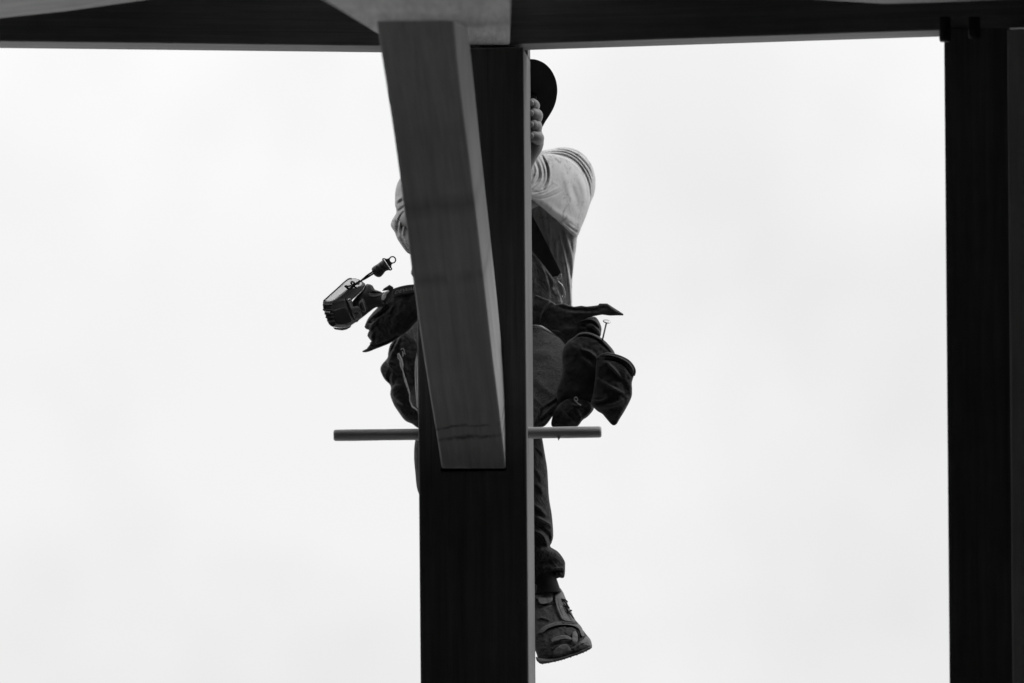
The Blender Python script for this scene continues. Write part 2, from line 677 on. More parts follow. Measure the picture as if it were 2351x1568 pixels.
# shallow housing under the brace heel
a = P(1010.5, 1078.5, 10.165)
b_ = P(1160.5, 1078.5, 10.165)
cut_c = (a + b_) / 2
cm = bpy.data.meshes.new('cut')
V, Fc = slab(-.0615, .0615, -.02, .02, -.0028, .0028)
R3 = np.stack([EX, EY, EZ])
cm.from_pydata((V @ R3 + cut_c).tolist(), [], Fc)
cutter = bpy.data.objects.new('cut', cm)
COL.objects.link(cutter)
bo = post.modifiers.new('housing', 'BOOLEAN')
bo.operation = 'DIFFERENCE'
bo.object = cutter
bo.solver = 'EXACT'
dg = bpy.context.evaluated_depsgraph_get()
pm = bpy.data.meshes.new_from_object(post.evaluated_get(dg))
post.modifiers.clear()
tv0 = P(1100, 110, 10.17)[2]
mbp = MB()
mbp.add([v.co for v in pm.vertices], [tuple(p.vertices) for p in pm.polygons])
V, Fc = slab(-PW / 2, PW / 2, .132 - PD / 2, PD / 2, (ztop - .005) / 2, (ztop - .005) / 2 + .16)
mbp.add(V, Fc)
pm2 = bpy.data.meshes.new('timber_post')
pm2.from_pydata(np.concatenate(mbp.V).tolist(), [], mbp.F)
pm2.materials.append(WOOD_Z)
post.data = pm2
bpy.data.objects.remove(cutter)

# side beams that rest on the post
def beam_from(uv0, Y0, uv1, Y1, h, t, name, m, label):
    p0, p1 = P(*uv0, Y0), P(*uv1, Y1)
    ez = p1 - p0
    Ln = np.linalg.norm(ez)
    ez /= Ln
    ey = np.cross(ez, (0, 0, 1.0))     # horizontal, pick the one that points away
    ey /= np.linalg.norm(ey)
    if ey[1] < 0:
        ey = -ey
    ex = np.cross(ey, ez)
    if ex[2] < 0:
        ex = -ex
    # right-handed set
    if np.dot(np.cross(ex, ey), ez) < 0:
        o = timber(name, p0 + ez * Ln, ex, ey, -ez, (h, t, Ln), m, label, 'beam')
    else:
        o = timber(name, p0, ex, ey, ez, (h, t, Ln), m, label, 'beam')
    return o


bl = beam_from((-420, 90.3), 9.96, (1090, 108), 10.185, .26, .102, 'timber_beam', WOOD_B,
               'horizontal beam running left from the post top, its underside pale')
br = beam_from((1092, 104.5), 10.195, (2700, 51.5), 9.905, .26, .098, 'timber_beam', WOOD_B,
               'horizontal beam running right from the post top to the right-hand post')

# tie beam that comes towards the viewer over the brace
z0 = P(1170, 104, 10.16)[2]


def onplane(u, v, slope=.05):
    Y = 10.0
    for _ in range(30):
        z = z0 - slope * (10.16 - Y)
        d = FWD + (u - CX) / F * RIGHT - (v - HZ) / F * UP
        Y = (z - CAM[2]) / d[2]
    return P(u, v, Y)


und = [onplane(*p) for p in ((1170, 104), (1172, 0), (1174, -90), (600, -90), (740, 0), (858, 74), (905, 104))]
und[0][1] = min(und[0][1], 10.155); und[6][1] = min(und[6][1], 10.155)
top = [p + np.array((0, 0, .2)) for p in und]
n_ = len(und)
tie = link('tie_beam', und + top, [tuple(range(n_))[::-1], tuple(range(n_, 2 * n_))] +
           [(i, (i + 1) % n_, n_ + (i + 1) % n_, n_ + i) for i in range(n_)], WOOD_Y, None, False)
tag(tie, 'wide tie beam overhead above the curved brace, pale underside seen from below', 'beam')
bv = tie.modifiers.new('bevel', 'BEVEL'); bv.width = .004; bv.segments = 2

# curved tapering brace
Lp = [(861.8, 41), (875, 120), (888, 210), (897, 262), (910.5, 360), (916.5, 412), (929, 487), (938.5, 562), (943.5, 610), (956.4, 720), (973, 820), (988, 919), (1003, 1002), (1010, 1052), (1012.8, 1075)]
Rp = [(1041.6, 41), (1054.7, 187), (1064, 262), (1079, 393), (1098, 525), (1104, 587), (1122, 753), (1135.5, 853), (1145.5, 936), (1155.4, 1019), (1159.7, 1058), (1160.4, 1075)]
Sp = [(1072, 41), (1079, 112), (1086.6, 187), (1101.6, 300), (1112.8, 431), (1126, 554.5), (1130.5, 587), (1140.5, 687), (1150.4, 773), (1155.4, 836), (1157.7, 886), (1158.6, 952), (1160, 1052), (1161, 1075)]
vs = np.linspace(38, 1075, 60)
ip = lambda a, v: np.polyval(np.polyfit([p[1] for p in a], [p[0] for p in a], 5), v)
rows = []
for v in vs:
    t = (1075 - v) / 1034.0
    Yf = 10.163 - .60 * (t ** 1.08)
    Yb = min(Yf + .15, 10.172)
    l, r = P(ip(Lp, v), v, Yf), P(ip(Rp, v), v, Yf)
    s_ = P(max(ip(Sp, v), ip(Rp, v) + .6), v, max(Yb, Yf + .004))
    rows.append((l, r, s_, l + (s_ - r) + np.array((-.012, 0, 0)) * 0))
V = np.array(rows).reshape(-1, 3)
Fc = []
for i in range(len(vs) - 1):
    for j in range(4):
        j2 = (j + 1) % 4
        Fc.append((i * 4 + j, i * 4 + j2, (i + 1) * 4 + j2, (i + 1) * 4 + j))
Fc += [(3, 2, 1, 0), tuple((len(vs) - 1) * 4 + k for k in range(4))]
bz = P(952, 41, 9.56) - P(1086, 1075, 10.163)
bz /= np.linalg.norm(bz)
bx = np.cross((0, 1.0, 0), bz); bx /= np.linalg.norm(bx)
by = np.cross(bz, bx)
RB = np.stack([bx, by, bz])                # local axes run with the brace, so its grain does too
oc = V.mean(axis=0)
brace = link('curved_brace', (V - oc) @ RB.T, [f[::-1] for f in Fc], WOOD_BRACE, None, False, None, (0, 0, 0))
brace.matrix_world = Matrix([[RB[j][i] for j in range(3)] + [oc[i]] for i in range(3)] + [[0, 0, 0, 1]])
tag(brace, 'thick curved knee brace rising from the middle post towards the viewer', 'brace')
bv = brace.modifiers.new('bevel', 'BEVEL'); bv.width = .004; bv.segments = 2; bv.limit_method = 'ANGLE'; bv.angle_limit = .6

# right-hand post and the board beside it
R0 = P(2172.5, 784, 9.99); R0[2] = .005
R1 = P(2316, 784, 9.99)
zr = P(2200, 66, 9.99)[2]
timber('timber_post', R0, (math.cos(.1), -math.sin(.1), 0), (math.sin(.1), math.cos(.1), 0), EZ, (R1[0] - R0[0] + .006, .13, zr - .005), WOOD_Z,
       'dark timber post at the right edge under two hanging bolt ends', 'post')
B0 = P(2316.5, 784, 9.945); B0[2] = .005
timber('timber_board', B0, (1, -.25, 0), (.25, 1, 0), EZ, (.16, .04, P(2330, 62, 9.95)[2] - .01), WOOD_BRACE,
       'slightly paler upright board against the far side of the right-hand post', 'board')
for k, (u0, u1, vb) in enumerate(((2155.5, 2182, 96), (2222, 2250, 89))):
    Y = 9.93
    r = (u1 - u0) / 2 * Y / F
    cx_ = (u0 + u1) / 2
    tp, bt = P(cx_, 40, Y), P(cx_, vb, Y)
    mb = MB()
    mb.add(*tube_geo([tp, bt + (0, 0, .006), bt + (0, 0, .001), bt], [r, r, r * .92, r * .8], 20))
    o = mb.build('hanging_bolt', BOLT)
    tag(o, ('black bolt end hanging at the inner edge of the right-hand post, just under the beam',
            'black bolt end hanging in front of the right-hand post, middle of its face')[k], 'bolt', 'bolt ends under the right beam')

# blurred rafters at the top edge
def rafter(pts, Ya, dY, name, label):
    far = [P(u, v, Ya) for u, v in pts]
    near = [P(u, v, Ya) + np.array((0, -dY, 0)) for u, v in pts]
    m = len(pts)
    V = far + near + [p + np.array((0, 0, .14)) for p in far] + [p + np.array((0, 0, .14)) for p in near]
    Fc = []
    for i in range(m - 1):
        for a_, b2 in ((0, 1), (1, 3), (3, 2), (2, 0)):
            Fc.append((a_ * m + i, a_ * m + i + 1, b2 * m + i + 1, b2 * m + i))
    Fc += [(0, m, 3 * m, 2 * m), (m - 1, 3 * m - 1, 4 * m - 1, 2 * m - 1)]
    o = link(name, V, Fc, WOOD_X, None, False)
    tag(o, label, 'rafter')
    return o


rafter([(-260, 74), (0, 42), (150, 26), (335, 0), (560, -34)], 9.72, .34, 'rafter', 'rafter crossing the top left corner, pale underside out of focus')
rafter([(1650, -22), (1800, -6), (1905, 1), (2030, 9), (2200, 4), (2350, -3), (2600, -14)], 9.75, .2, 'bowed_rafter', 'slightly bowed rafter just showing along the top right edge')

# dowel through the post and the girt behind it
q0, q1 = P(765.5, 999.5, 10.212), P(1380.5, 991.5, 10.212)
r = 13.2 * 10.212 / F
d = (q1 - q0)
ln = np.linalg.norm(d)
xs = np.array((0, .0012, .004, .25, .5, .75, 1 - 0, 0, 0))
ts = np.concatenate([[0, .0015, .005], np.linspace(.04, ln - .04, 24), [ln - .005, ln - .0015, ln]])
rr = np.full(len(ts), r)
rr[0] = rr[-1] = r * .72
rr[1] = rr[-2] = r * .93
rr[3:-3] *= 1 + .012 * np.random.RandomState(3).randn(len(ts) - 6)
mb = MB().add(*tube_geo([q0 + d / ln * t for t in ts], rr, 22))
sp0 = P(1283, 1003.5, 10.205)
mb.add(*tube_geo([sp0, sp0 + (-.0008, -.001, -.003), sp0 + (-.001, 0, -.0065)], [.0035, .0018, .0002], 6))
dow = mb.build('wooden_dowel', WOOD_PEG)
tag(dow, 'round wooden dowel pushed right through the middle post, sticking out both sides', 'dowel')

g0 = FLc + EX * (PW / 2 - .045) + EY * (PD + .002)
g0[2] = P(1100, 985, 10.6)[2] - .15
timber('girt', g0, EX, EY, EZ, (.09, .72, .15), WOOD_Y, 'horizontal girt behind the middle post that the worker sits astride', 'beam')

# ------------------------------------------------------------------ the worker
SC = .00085
base = P(1110, 985, 10.85)
man = empty('person', base)
tag(man, 'worker in dark brimmed hat, pale shirt and overalls, gripping the middle post from behind', 'person')

# --- body: one figure, hidden largely by post and clothes
def J(u, v, Y): return P(u, v, Y)
hc = J(1085, 222, 10.60)
geos = []
hax = np.array([(1, 0, 0), (0, math.cos(.3), math.sin(.3)), (0, -math.sin(.3), math.cos(.3))])
geos.append(ell_geo(hc + np.array((0, .015, .02)), (.076, .095, .098), 28, 20, hax))
def hp(x, y, z): return hc + np.array((x, y, z)) @ hax
geos.append(tube_geo([hp(0, -.02, .02), hp(0, -.045, -.045), hp(0, -.055, -.095), hp(0, -.05, -.112)], [(.068, .06), (.06, .052), (.04, .04), (.026, .024)], 20, 4))
geos.append(tube_geo([hp(0, -.088, .028), hp(0, -.108, -.012), hp(0, -.100, -.026)], [.008, .015, .011], 12, 4))
geos.append(ell_geo(hp(0, -.088, -.056), (.026, .012, .006)))
geos.append(ell_geo(hp(0, -.087, -.069), (.024, .012, .007)))
geos.append(tube_geo([hp(-.05, -.07, .042), hp(0, -.089, .045), hp(.05, -.07, .042)], [.008, .011, .008], 10, 4))
for s in (-1, 1):
    geos.append(ell_geo(hp(.08 * s, .01, -.005), (.010, .018, .031)))
    geos.append(ell_geo(hp(.034 * s, -.079, .022), (.014, .010, .009)))
geos.append(tube_geo([hp(0, .01, -.04), J(1097, 318, 10.66), J(1108, 372, 10.76)], [.058, .058, .07], 20, 4))
geos.append(tube_geo([J(1112, 360, 10.74), J(1118, 420, 10.80), J(1125, 520, 10.85), J(1125, 650, 10.89), J(1112, 780, 10.92), J(1110, 900, 10.93)],
                     [(.07, .045), (.135, .066), (.135, .07), (.115, .066), (.12, .07), (.09, .07)], 28, 5))
def limb(js, rs, n=18): geos.append(tube_geo([J(*j) for j in js], rs, n, 5))
limb([(1220, 415, 10.80), (1270, 425, 10.76), (1205, 450, 10.63), (1112, 528, 10.53)], [.045, .034, .030, .03])
limb([(1112, 528, 10.53), (1150, 455, 10.49), (1196, 385, 10.46)], [.034, .03, .024])
limb([(1000, 410, 10.80), (968, 415, 10.74), (950, 455, 10.65), (940, 518, 10.59)], [.045, .04, .03, .026])
limb([(940, 518, 10.59), (985, 470, 10.48), (1045, 425, 10.43)], [.026, .027, .024])
limb([(1160, 830, 10.89), (1178, 885, 10.79), (1188, 945, 10.64)], [.05, .042, .036])
limb([(1187, 950, 10.63), (1194, 1080, 10.555), (1218, 1220, 10.555), (1238, 1350, 10.555)], [.042, .038, .031, .026])
limb([(1045, 830, 10.89), (1035, 885, 10.79), (1024, 945, 10.65)], [.05, .042, .034])
limb([(1022, 950, 10.64), (1014, 1080, 10.555), (1016, 1220, 10.555), (1020, 1350, 10.555)], [.042, .038, .031, .026])
limb([(1240, 1345, 10.56), (1255, 1400, 10.535), (1280, 1468, 10.475)], [.026, .026, .022])
limb([(1025, 1345, 10.56), (1030, 1400, 10.535), (1035, 1468, 10.475)], [.026, .026, .022])
Vb, Fb = remesh(geos, .0065, 6)
mb = MB().add(Vb, Fb)
# eyes lids are in the head; hands are finer and run into the wrists
def hand(wrist, fingers, palm, thumb):
    mb.add(*tube_geo([J(*j[:3]) for j in palm], [j[3:] for j in palm], 18, 5))
    for f in fingers:
        js = [J(*j[:3]) for j in f]
        rs = [j[3] for j in f]
        Vt, Ft = tube_geo(js, rs, 16, 6)
        mb.add(Vt, Ft)
    mb.add(*tube_geo([J(*j[:3]) for j in thumb], [j[3] for j in thumb], 14, 5))


vk = [241, 264.5, 290, 316]
uR = [1228.5, 1233.5, 1232.5, 1237.0]
rk = (.0104, .0122, .0118, .0116)
fing = []
for k in range(4):
    v, uR_, R_ = vk[k], uR[k], rk[k]
    Y_ = 10.367
    fing.append([(1214.5, v - 5.0, Y_, R_ * .30), (1215.6, v - 4.6, Y_, R_ * .66), (1218.5, v - 4, Y_, R_ * .90), (1222.5, v - 3, Y_ + .001, R_ * .96), (uR_ - 7.5, v - 1.5, Y_ + .003, R_ * .92), (uR_ - 4.5, v - .5, Y_ + .008, R_ * 1.04),
                 (uR_ - 2.5, v + 1.5, Y_ + .018, R_ * 1.06), (uR_ - 2.0, v + 4.0, Y_ + .036, R_ * .95), (uR_ - 3, v + 7, Y_ + .058, R_ * .98), (uR_ - 6, v + 10, Y_ + .08, R_ * 1.0)])
hand(None, fing,
     [(1222, 238, 10.455, .010, .012), (1221, 262, 10.455, .016, .020), (1222, 300, 10.445, .018, .022), (1222, 328, 10.425, .022, .019), (1209, 352, 10.43, .022, .018), (1194, 378, 10.445, .024, .022), (1185, 402, 10.455, .024, .024)],
     [(1222, 300, 10.45, .014), (1205, 270, 10.42, .012), (1185, 245, 10.40, .011), (1165, 230, 10.392, .009), (1158, 226, 10.391, .005)])
# nails and knuckle creases
for k in range(4):
    v = vk[k]
    c_ = J(1219.2, v - 4.2, 10.367 - rk[k] * .86)
    Vn, Fn = ell_geo(c_, (.0050, .0016, .0058), 14, 8)
    mb.add(Vn, Fn, 1)
# right hand, on the back of the post
fr = []
for k in range(4):
    v = 385 + k * 23
    fr.append([(1068, v + 6, 10.43, .010), (1085, v + 2, 10.405, .0098), (1102, v, 10.396, .0092), (1118, v, 10.394, .0085), (1124, v, 10.394, .005)])
hand(None, fr, [(1045, 425, 10.43, .024, .022), (1058, 420, 10.43, .020, .034), (1070, 420, 10.43, .015, .038)],
     [(1050, 405, 10.43, .014), (1062, 380, 10.41, .012), (1078, 365, 10.40, .010), (1086, 360, 10.398, .006)])
body = mb.build('body', [SKIN, NAILM], man)

# hair under the hat
mb = MB()
mb.add(*ell_geo(hp(0, .03, .035), (.081, .088, .075), 24, 14, hax))
for s in (-1, 1):
    mb.add(*ell_geo(hp(.077 * s, -.004, .018), (.012, .016, .03)))
mb.add(*ell_geo(J(1222, 224, 10.50), (.0085, .010, .0085)))
mb.build('hair', HAIR, man)

# --- hat
half = [(1085, 133), (1150, 132), (1214, 135.5), (1230, 137), (1247, 144), (1260, 155), (1269, 168), (1275.5, 183), (1278.5, 198), (1279, 212), (1276.5, 230), (1271, 247), (1263, 262), (1252, 279), (1243, 294), (1225, 312), (1180, 330), (1085, 338)]
outl = half + [(2170 - u, v) for u, v in half[-2:0:-1]]
def hatY(U, Vv): return 10.42 + .30 * (Vv - 133) / 205 - .0000022 * (U - 1085) ** 2
hat = puff('hat', outl, hatY, FELT, man, k=.03, T=4, g=3.2, noise=((1.2, 40, 40, 5),))
mb = MB()
cax = np.array([(1, 0, 0), (0, math.cos(.55), math.sin(.55)), (0, -math.sin(.55), math.cos(.55))])
cc = J(1085, 222, 10.60)
pts = [cc + np.array((0, .0, z)) @ cax for z in (.0, .05, .09, .12, .135)]
mb.add(*tube_geo(pts, [(.086, .10), (.083, .098), (.076, .09), (.058, .07), (.02, .03)], 28, 4))
mb.build('crown', FELT, hat)

# --- shirt
def slY(U, Vv):
    t = np.clip((U - 1190) / 170, -1.5, 1.2)
    return 10.52 + .24 * t + .02 * np.clip((Vv - 420) / 100, -1, 2)
S1 = []
for pts, a_, w_ in (
    ([(390, 140), (470, 110), (560, 110), (650, 170), (720, 260), (760, 360)], 4.5, 3.2),
    ([(400, 152), (480, 134), (570, 144), (650, 204), (720, 294), (757, 425)], 4.5, 3.2),
    ([(440, 163), (530, 175), (620, 216), (700, 296), (742, 400), (742, 490)], 5, 3.2),
    ([(330, 110), (400, 104), (470, 96), (560, 92), (640, 135), (715, 220)], 3.5, 3),
    ([(470, 180), (560, 215), (640, 270), (690, 350), (718, 450), (726, 570)], -7, 3.6),
    ([(600, 240), (665, 325), (703, 430), (712, 560), (690, 640)], 6, 5),
    ([(545, 440), (595, 560), (612, 650)], -4, 7), ([(610, 330), (660, 470), (670, 610)], 4, 8),
    ([(490, 330), (530, 470), (550, 600)], 3, 8),
    ([(250, 142), (330, 146), (430, 150), (520, 185), (600, 235)], 4, 5),
    ([(205, 225), (222, 300), (190, 400)], 4, 2.4), ([(215, 210), (246, 290), (240, 375), (185, 445)], -4, 2.4),
    ([(235, 190), (270, 280), (268, 380), (200, 460)], 4, 2.6), ([(262, 165), (306, 270), (310, 390), (235, 475)], 4, 2.6),
    ([(285, 160), (328, 260), (330, 380), (290, 455)], -7, 2.8), ([(300, 158), (352, 270), (352, 385), (300, 480), (190, 520)], 5, 3.2),
    ([(185, 505), (260, 500), (330, 470), (400, 430)], 2.5, 3), ([(180, 535), (280, 530), (370, 490), (440, 450)], 2.5, 3),
    ([(185, 470), (240, 455), (290, 420)], 3, 2.4),
    ([(380, 725), (480, 800), (600, 885)], 4, 4), ([(420, 755), (520, 862), (592, 932)], -5, 3), ([(500, 870), (540, 960)], -3, 3),
    ([(300, 600), (420, 690), (540, 760), (620, 820)], 4, 9)):
    S1.append((M(c2, pts), a_, w_))
sleeve_o = M(c2, [(40, 210), (170, 205), (215, 160), (250, 125), (275, 112), (330, 100), (390, 90), (470, 76), (560, 84), (640, 120), (710, 190), (755, 270), (778, 380), (770, 500), (735, 590), (700, 690), (645, 830), (612, 905), (570, 905), (470, 805), (400, 742), (310, 665), (230, 602), (178, 566), (60, 520), (-60, 470), (-60, 300)])
front_o = M(c2, [(40, 210), (170, 205), (215, 165), (250, 141), (330, 138), (430, 150), (520, 180), (600, 235), (660, 310), (703, 400), (724, 500), (722, 600), (698, 700), (645, 830), (612, 905), (570, 905), (470, 805), (400, 742), (310, 665), (230, 602), (178, 566), (60, 520), (-60, 470), (-60, 300)])
inner = catmull(M(c2, [(250, 150), (340, 143), (430, 150), (520, 180), (600, 235), (660, 310), (705, 400), (726, 520), (716, 640)]), 5)
outer = catmull(M(c2, [(262, 112), (340, 98), (470, 76), (560, 84), (640, 120), (710, 190), (755, 270), (780, 390), (758, 540)]), 5)
SB = []
for t_, a_, w_ in ((.10, -3.4, 1.5), (.24, 3.4, 1.7), (.36, -3.2, 1.3), (.5, 3.2, 1.7), (.62, -3.0, 1.3), (.76, 2.6, 1.7), (.88, -2.2, 1.3)):
    arc = inner * (1 - t_) + outer * t_ + np.stack([0 * inner[:, 0], 1.2 * np.sin(np.linspace(0, 9, len(inner)) + 5 * t_)], 1)
    SB.append((arc[4:len(arc) - int(10 * t_) - 1:4], a_, w_))
gb = puff_geo(sleeve_o, lambda U, Vv: slY(U, Vv) + .022, k=.62, kb=.6, g=1.5, strokes=SB, noise=((1.2, 22, 22, 11),))
SF = [(M(c2, p_), a_, w_) for p_, a_, w_ in (
    ([(545, 430), (595, 550), (612, 650)], -3, 6), ([(610, 330), (665, 470), (675, 610)], 3.4, 7), ([(490, 330), (530, 470), (550, 600)], 2.4, 7), ([(640, 300), (690, 420), (705, 540)], -3, 3.2),
    ([(430, 160), (520, 190), (600, 247), (655, 320)], 2.2, 3),
    ([(205, 225), (226, 300), (192, 400)], 3, 1.9), ([(218, 205), (250, 290), (243, 375), (188, 445)], -3, 1.7), ([(238, 185), (274, 280), (270, 380), (200, 462)], 3, 2.0), ([(262, 165), (306, 270), (310, 390), (235, 478)], 3, 2.2),
    ([(280, 158), (326, 260), (328, 380), (288, 458)], -5.5, 2.2), ([(298, 156), (350, 270), (350, 385), (300, 482), (190, 522)], 3.4, 2.6),
    ([(185, 497), (260, 492), (330, 462), (380, 420)], -2, 1.6), ([(180, 530), (280, 526), (370, 488), (440, 450)], 1.8, 2), ([(185, 548), (290, 556), (400, 520), (470, 480)], -1.6, 1.8),
    ([(380, 725), (480, 800), (600, 885)], 3.4, 3), ([(430, 755), (520, 852), (596, 925)], -4, 2.2), ([(470, 770), (550, 830), (615, 880)], -3.4, 1.8), ([(520, 790), (580, 830), (625, 855)], 2.4, 2),
    ([(300, 600), (420, 690), (540, 760), (620, 820)], 3, 8))]
g1 = puff_geo(front_o, slY, k=.75, kb=.6, g=1.6, strokes=SF, noise=((1.2, 26, 26, 11), (.5, 7, 12, 12)))
def toY(U, Vv): return 10.72 + .10 * (Vv - 400) / 400 + .00042 * (1320 - U)
S2 = []
for pts, a_, w_ in (
    ([(360, 745), (375, 900), (370, 1100)], 4, 3), ([(390, 765), (415, 950), (416, 1150)], 4, 3), ([(410, 765), (470, 1000), (520, 1250), (542, 1500)], 5, 3),
    ([(455, 805), (502, 1000), (548, 1200), (553, 1400)], -5, 3), ([(500, 900), (545, 1050), (560, 1200)], 5, 3.5), ([(430, 950), (470, 1100), (500, 1300), (525, 1500)], 4, 3),
    ([(445, 980), (487, 1120), (512, 1300), (533, 1500)], -4, 2.6), ([(250, 765), (265, 885)], 3, 3), ([(310, 745), (322, 865), (330, 960)], 3, 3.2), ([(530, 1000), (552, 1150), (552, 1300)], -4, 2.6),
    ([(540, 1280), (548, 1420), (548, 1560)], 3, 2.4)):
    S2.append((M(c2, pts), a_, w_))
tor_o = [(960, 400), (1010, 362), (1080, 345), (1150, 345), (1230, 360), (1290, 385), (1318, 450), (1326, 530)] + \
        M(c2, [(606, 930), (598, 1020), (580, 1150), (564, 1290), (559, 1400), (560, 1570), (556, 1680)]) + [(1260, 745), (1100, 750), (985, 740), (970, 640), (962, 520)]
def torso_wr(X, Y_):
    wv = fbm(X / 40, Y_ / 90, 211)
    t = (X - 1225 - (Y_ - 500) * .16) + 7 * wv
    m_ = np.clip((Y_ - 470) / 40, 0, 1)
    return m_ * (2.4 * np.sin(2 * np.pi * t / 13) + 1.2 * np.sin(2 * np.pi * (t + 5 * fbm(X / 20, Y_ / 70, 213)) / 6.4)) * (.6 + fbm(X / 25, Y_ / 60, 215))
g2 = puff_geo(tor_o, toY, k=.42, kb=.5, g=1.8, wr=torso_wr, strokes=S2, noise=((4, 16, 120, 21), (1.5, 8, 30, 22)))
def srY(U, Vv): return 10.66 - .10 * (Vv - 400) / 150
c8 = lambda p, q: (839.3 + p * .16063, 377.7 + q * .16063)
slr_o = M(c8, [(700, 60), (560, 120), (468, 235), (425, 370), (417, 500), (420, 590), (432, 630), (435, 695), (395, 760), (362, 830), (358, 870), (375, 910), (415, 970), (450, 1060), (520, 1170), (570, 1235), (625, 1278), (760, 1290), (880, 1150), (950, 800), (930, 400), (860, 120)])
S3 = []
for pts, a_, w_ in (
    ([(430, 690), (500, 640), (560, 600)], -4, 3), ([(430, 580), (470, 540), (520, 520)], -3, 4), ([(415, 740), (425, 850), (440, 960), (470, 1080)], 4, 2.5), ([(430, 740), (432, 860), (448, 1000)], -5, 2),
    ([(540, 690), (480, 780), (455, 900), (460, 1010)], -6, 2.6), ([(560, 720), (500, 800), (480, 900), (490, 1000)], 5, 2.6), ([(560, 780), (520, 860), (505, 980)], -5, 2.6),
    ([(580, 820), (540, 920), (535, 1040)], 4, 2.5), ([(450, 1040), (530, 1150), (610, 1240)], 4, 2.4), ([(500, 1060), (560, 1160), (620, 1250)], -4, 2.4), ([(540, 1050), (590, 1140), (620, 1200)], 3.5, 2.4), ([(440, 560), (480, 500), (520, 470)], 4, 4)):
    S3.append((M(c8, pts), a_, w_))
g3 = puff_geo(slr_o, srY, k=.8, kb=.7, g=1.8, strokes=S3, noise=((2, 10, 18, 31),))
shirt = MB().add(*gb).add(*g1).add(*g2).add(*g3).build('shirt', SHIRT, man)

# --- overalls: bib, straps, hips and legs
def legY(U, Vv): return 10.545 + .0 * U
S4 = []
for pts, a_, w_ in (
    ([(215, 860), (290, 900), (360, 940), (385, 990)], 5, 4), ([(220, 1000), (290, 1040), (320, 1100), (350, 1140)], 6, 4.5), ([(215, 930), (290, 985), (350, 1060)], -4, 5), ([(345, 1020), (350, 1080), (340, 1125)], -3, 2.5),
    ([(220, 760), (270, 800), (310, 850)], 4, 4), ([(215, 560), (270, 600), (300, 660)], 3, 6), ([(230, 220), (280, 270), (300, 320)], 3, 3), ([(215, 420), (260, 480), (280, 560)], 2.5, 5),
    ([(225, 1200), (330, 1180), (400, 1200)], 3, 8), ([(230, 1300), (330, 1290), (430, 1300)], -3, 8),
    ([(330, 1400), (345, 1372), (375, 1352), (430, 1345), (480, 1335)], 3.5, 2.2), ([(360, 1390), (420, 1370), (480, 1380)], -5, 4),
    ([(228, 1440), (290, 1420), (330, 1390)], 3, 2.2), ([(440, 1345), (450, 1390), (440, 1420)], 2, 1.8), ([(400, 1355), (410, 1395), (400, 1420)], 2, 1.8)):
    S4.append((M(c7, pts), a_, w_))
leg_l = [(1128, 960), (1240, 985)] + M(c7, [(278, 110), (310, 300), (330, 430), (345, 680), (372, 850), (385, 1030), (372, 1100), (358, 1142), (430, 1190), (488, 1270), (496, 1330), (486, 1428), (440, 1432), (395, 1444), (372, 1410), (346, 1385), (322, 1450), (270, 1468), (228, 1480)]) + [(1200, 1336), (1165, 1325), (1160, 1280), (1168, 1220), (1150, 1120), (1130, 1040)]
h1 = puff_geo(leg_l, legY, k=.85, g=2.0, strokes=S4, noise=((2.2, 30, 30, 41), (.9, 6, 9, 42)))
leg_r = [(1085, 960), (1000, 975), (962, 985), (953, 1010), (950, 1045), (953, 1085), (958, 1125), (974, 1160), (980, 1220), (980, 1290), (985, 1330), (1015, 1340), (1060, 1330), (1068, 1240), (1080, 1120), (1090, 1040)]
h2 = puff_geo(leg_r, legY, k=.85, g=2.6, noise=((3, 30, 30, 45), (1, 8, 12, 46)))
# thigh: runs back from the knee to the hip
def thY(U, Vv): return 10.585 + .20 * (960 - Vv) / 200 - .0005 * (U - 1200)
S5 = []
for pts, a_, w_ in (
    ([(215, 1040), (260, 1090), (300, 1150)], 4, 4), ([(295, 1150), (340, 1120), (400, 1085), (460, 1030)], 4, 3), ([(250, 1290), (310, 1230), (400, 1150), (465, 1090)], 4, 3), ([(270, 1310), (350, 1240), (450, 1170)], -3, 3),
    ([(220, 1150), (260, 1180), (265, 1220), (240, 1280)], 5, 3), ([(220, 850), (330, 960), (420, 1050)], 3, 9), ([(215, 640), (330, 600), (430, 620)], 3, 14), ([(300, 1170), (280, 1230), (255, 1290)], -4, 3)):
    S5.append((M(c3, pts), a_, w_))
thigh_l = [(1105, 770), (1160, 748), (1222, 745)] + M(c3, [(330, 385), (430, 420), (520, 470), (570, 540), (590, 700), (560, 900), (520, 1050), (470, 1130), (400, 1240), (330, 1330), (250, 1360)]) + [(1215, 1000), (1160, 1005), (1120, 960), (1100, 880)]
h3 = puff_geo(thigh_l, thY, k=.6, g=2.0, strokes=S5, noise=((2.5, 40, 40, 51), (.9, 7, 7, 52)))
S6 = []
for pts, a_, w_ in (
    ([(430, 180), (455, 300), (500, 400), (530, 480)], 4, 2.2), ([(460, 160), (490, 270), (535, 370)], 4, 2.2), ([(490, 130), (520, 240), (550, 330)], -4, 2.2), ([(445, 200), (470, 330), (510, 440), (530, 540)], -4, 2),
    ([(540, 380), (530, 520), (540, 680), (552, 860)], 4, 2.2), ([(415, 240), (440, 380), (460, 480), (520, 570)], 3, 2.4)):
    S6.append((M(c5, pts), a_, w_))
thigh_r = M(c5, [(560, 60), (500, 110), (430, 170), (405, 235), (412, 300), (440, 420), (470, 520), (490, 640), (480, 760), (500, 860), (550, 910)]) + [(985, 1000), (1050, 1005), (1090, 960), (1110, 880), (1105, 780), (1040, 745)]
def thYr(U, Vv): return 10.62 + .24 * (960 - Vv) / 220
h4 = puff_geo(thigh_r, thYr, k=.75, g=2.0, strokes=S6, noise=((2.5, 40, 40, 55), (.9, 6, 9, 56)))
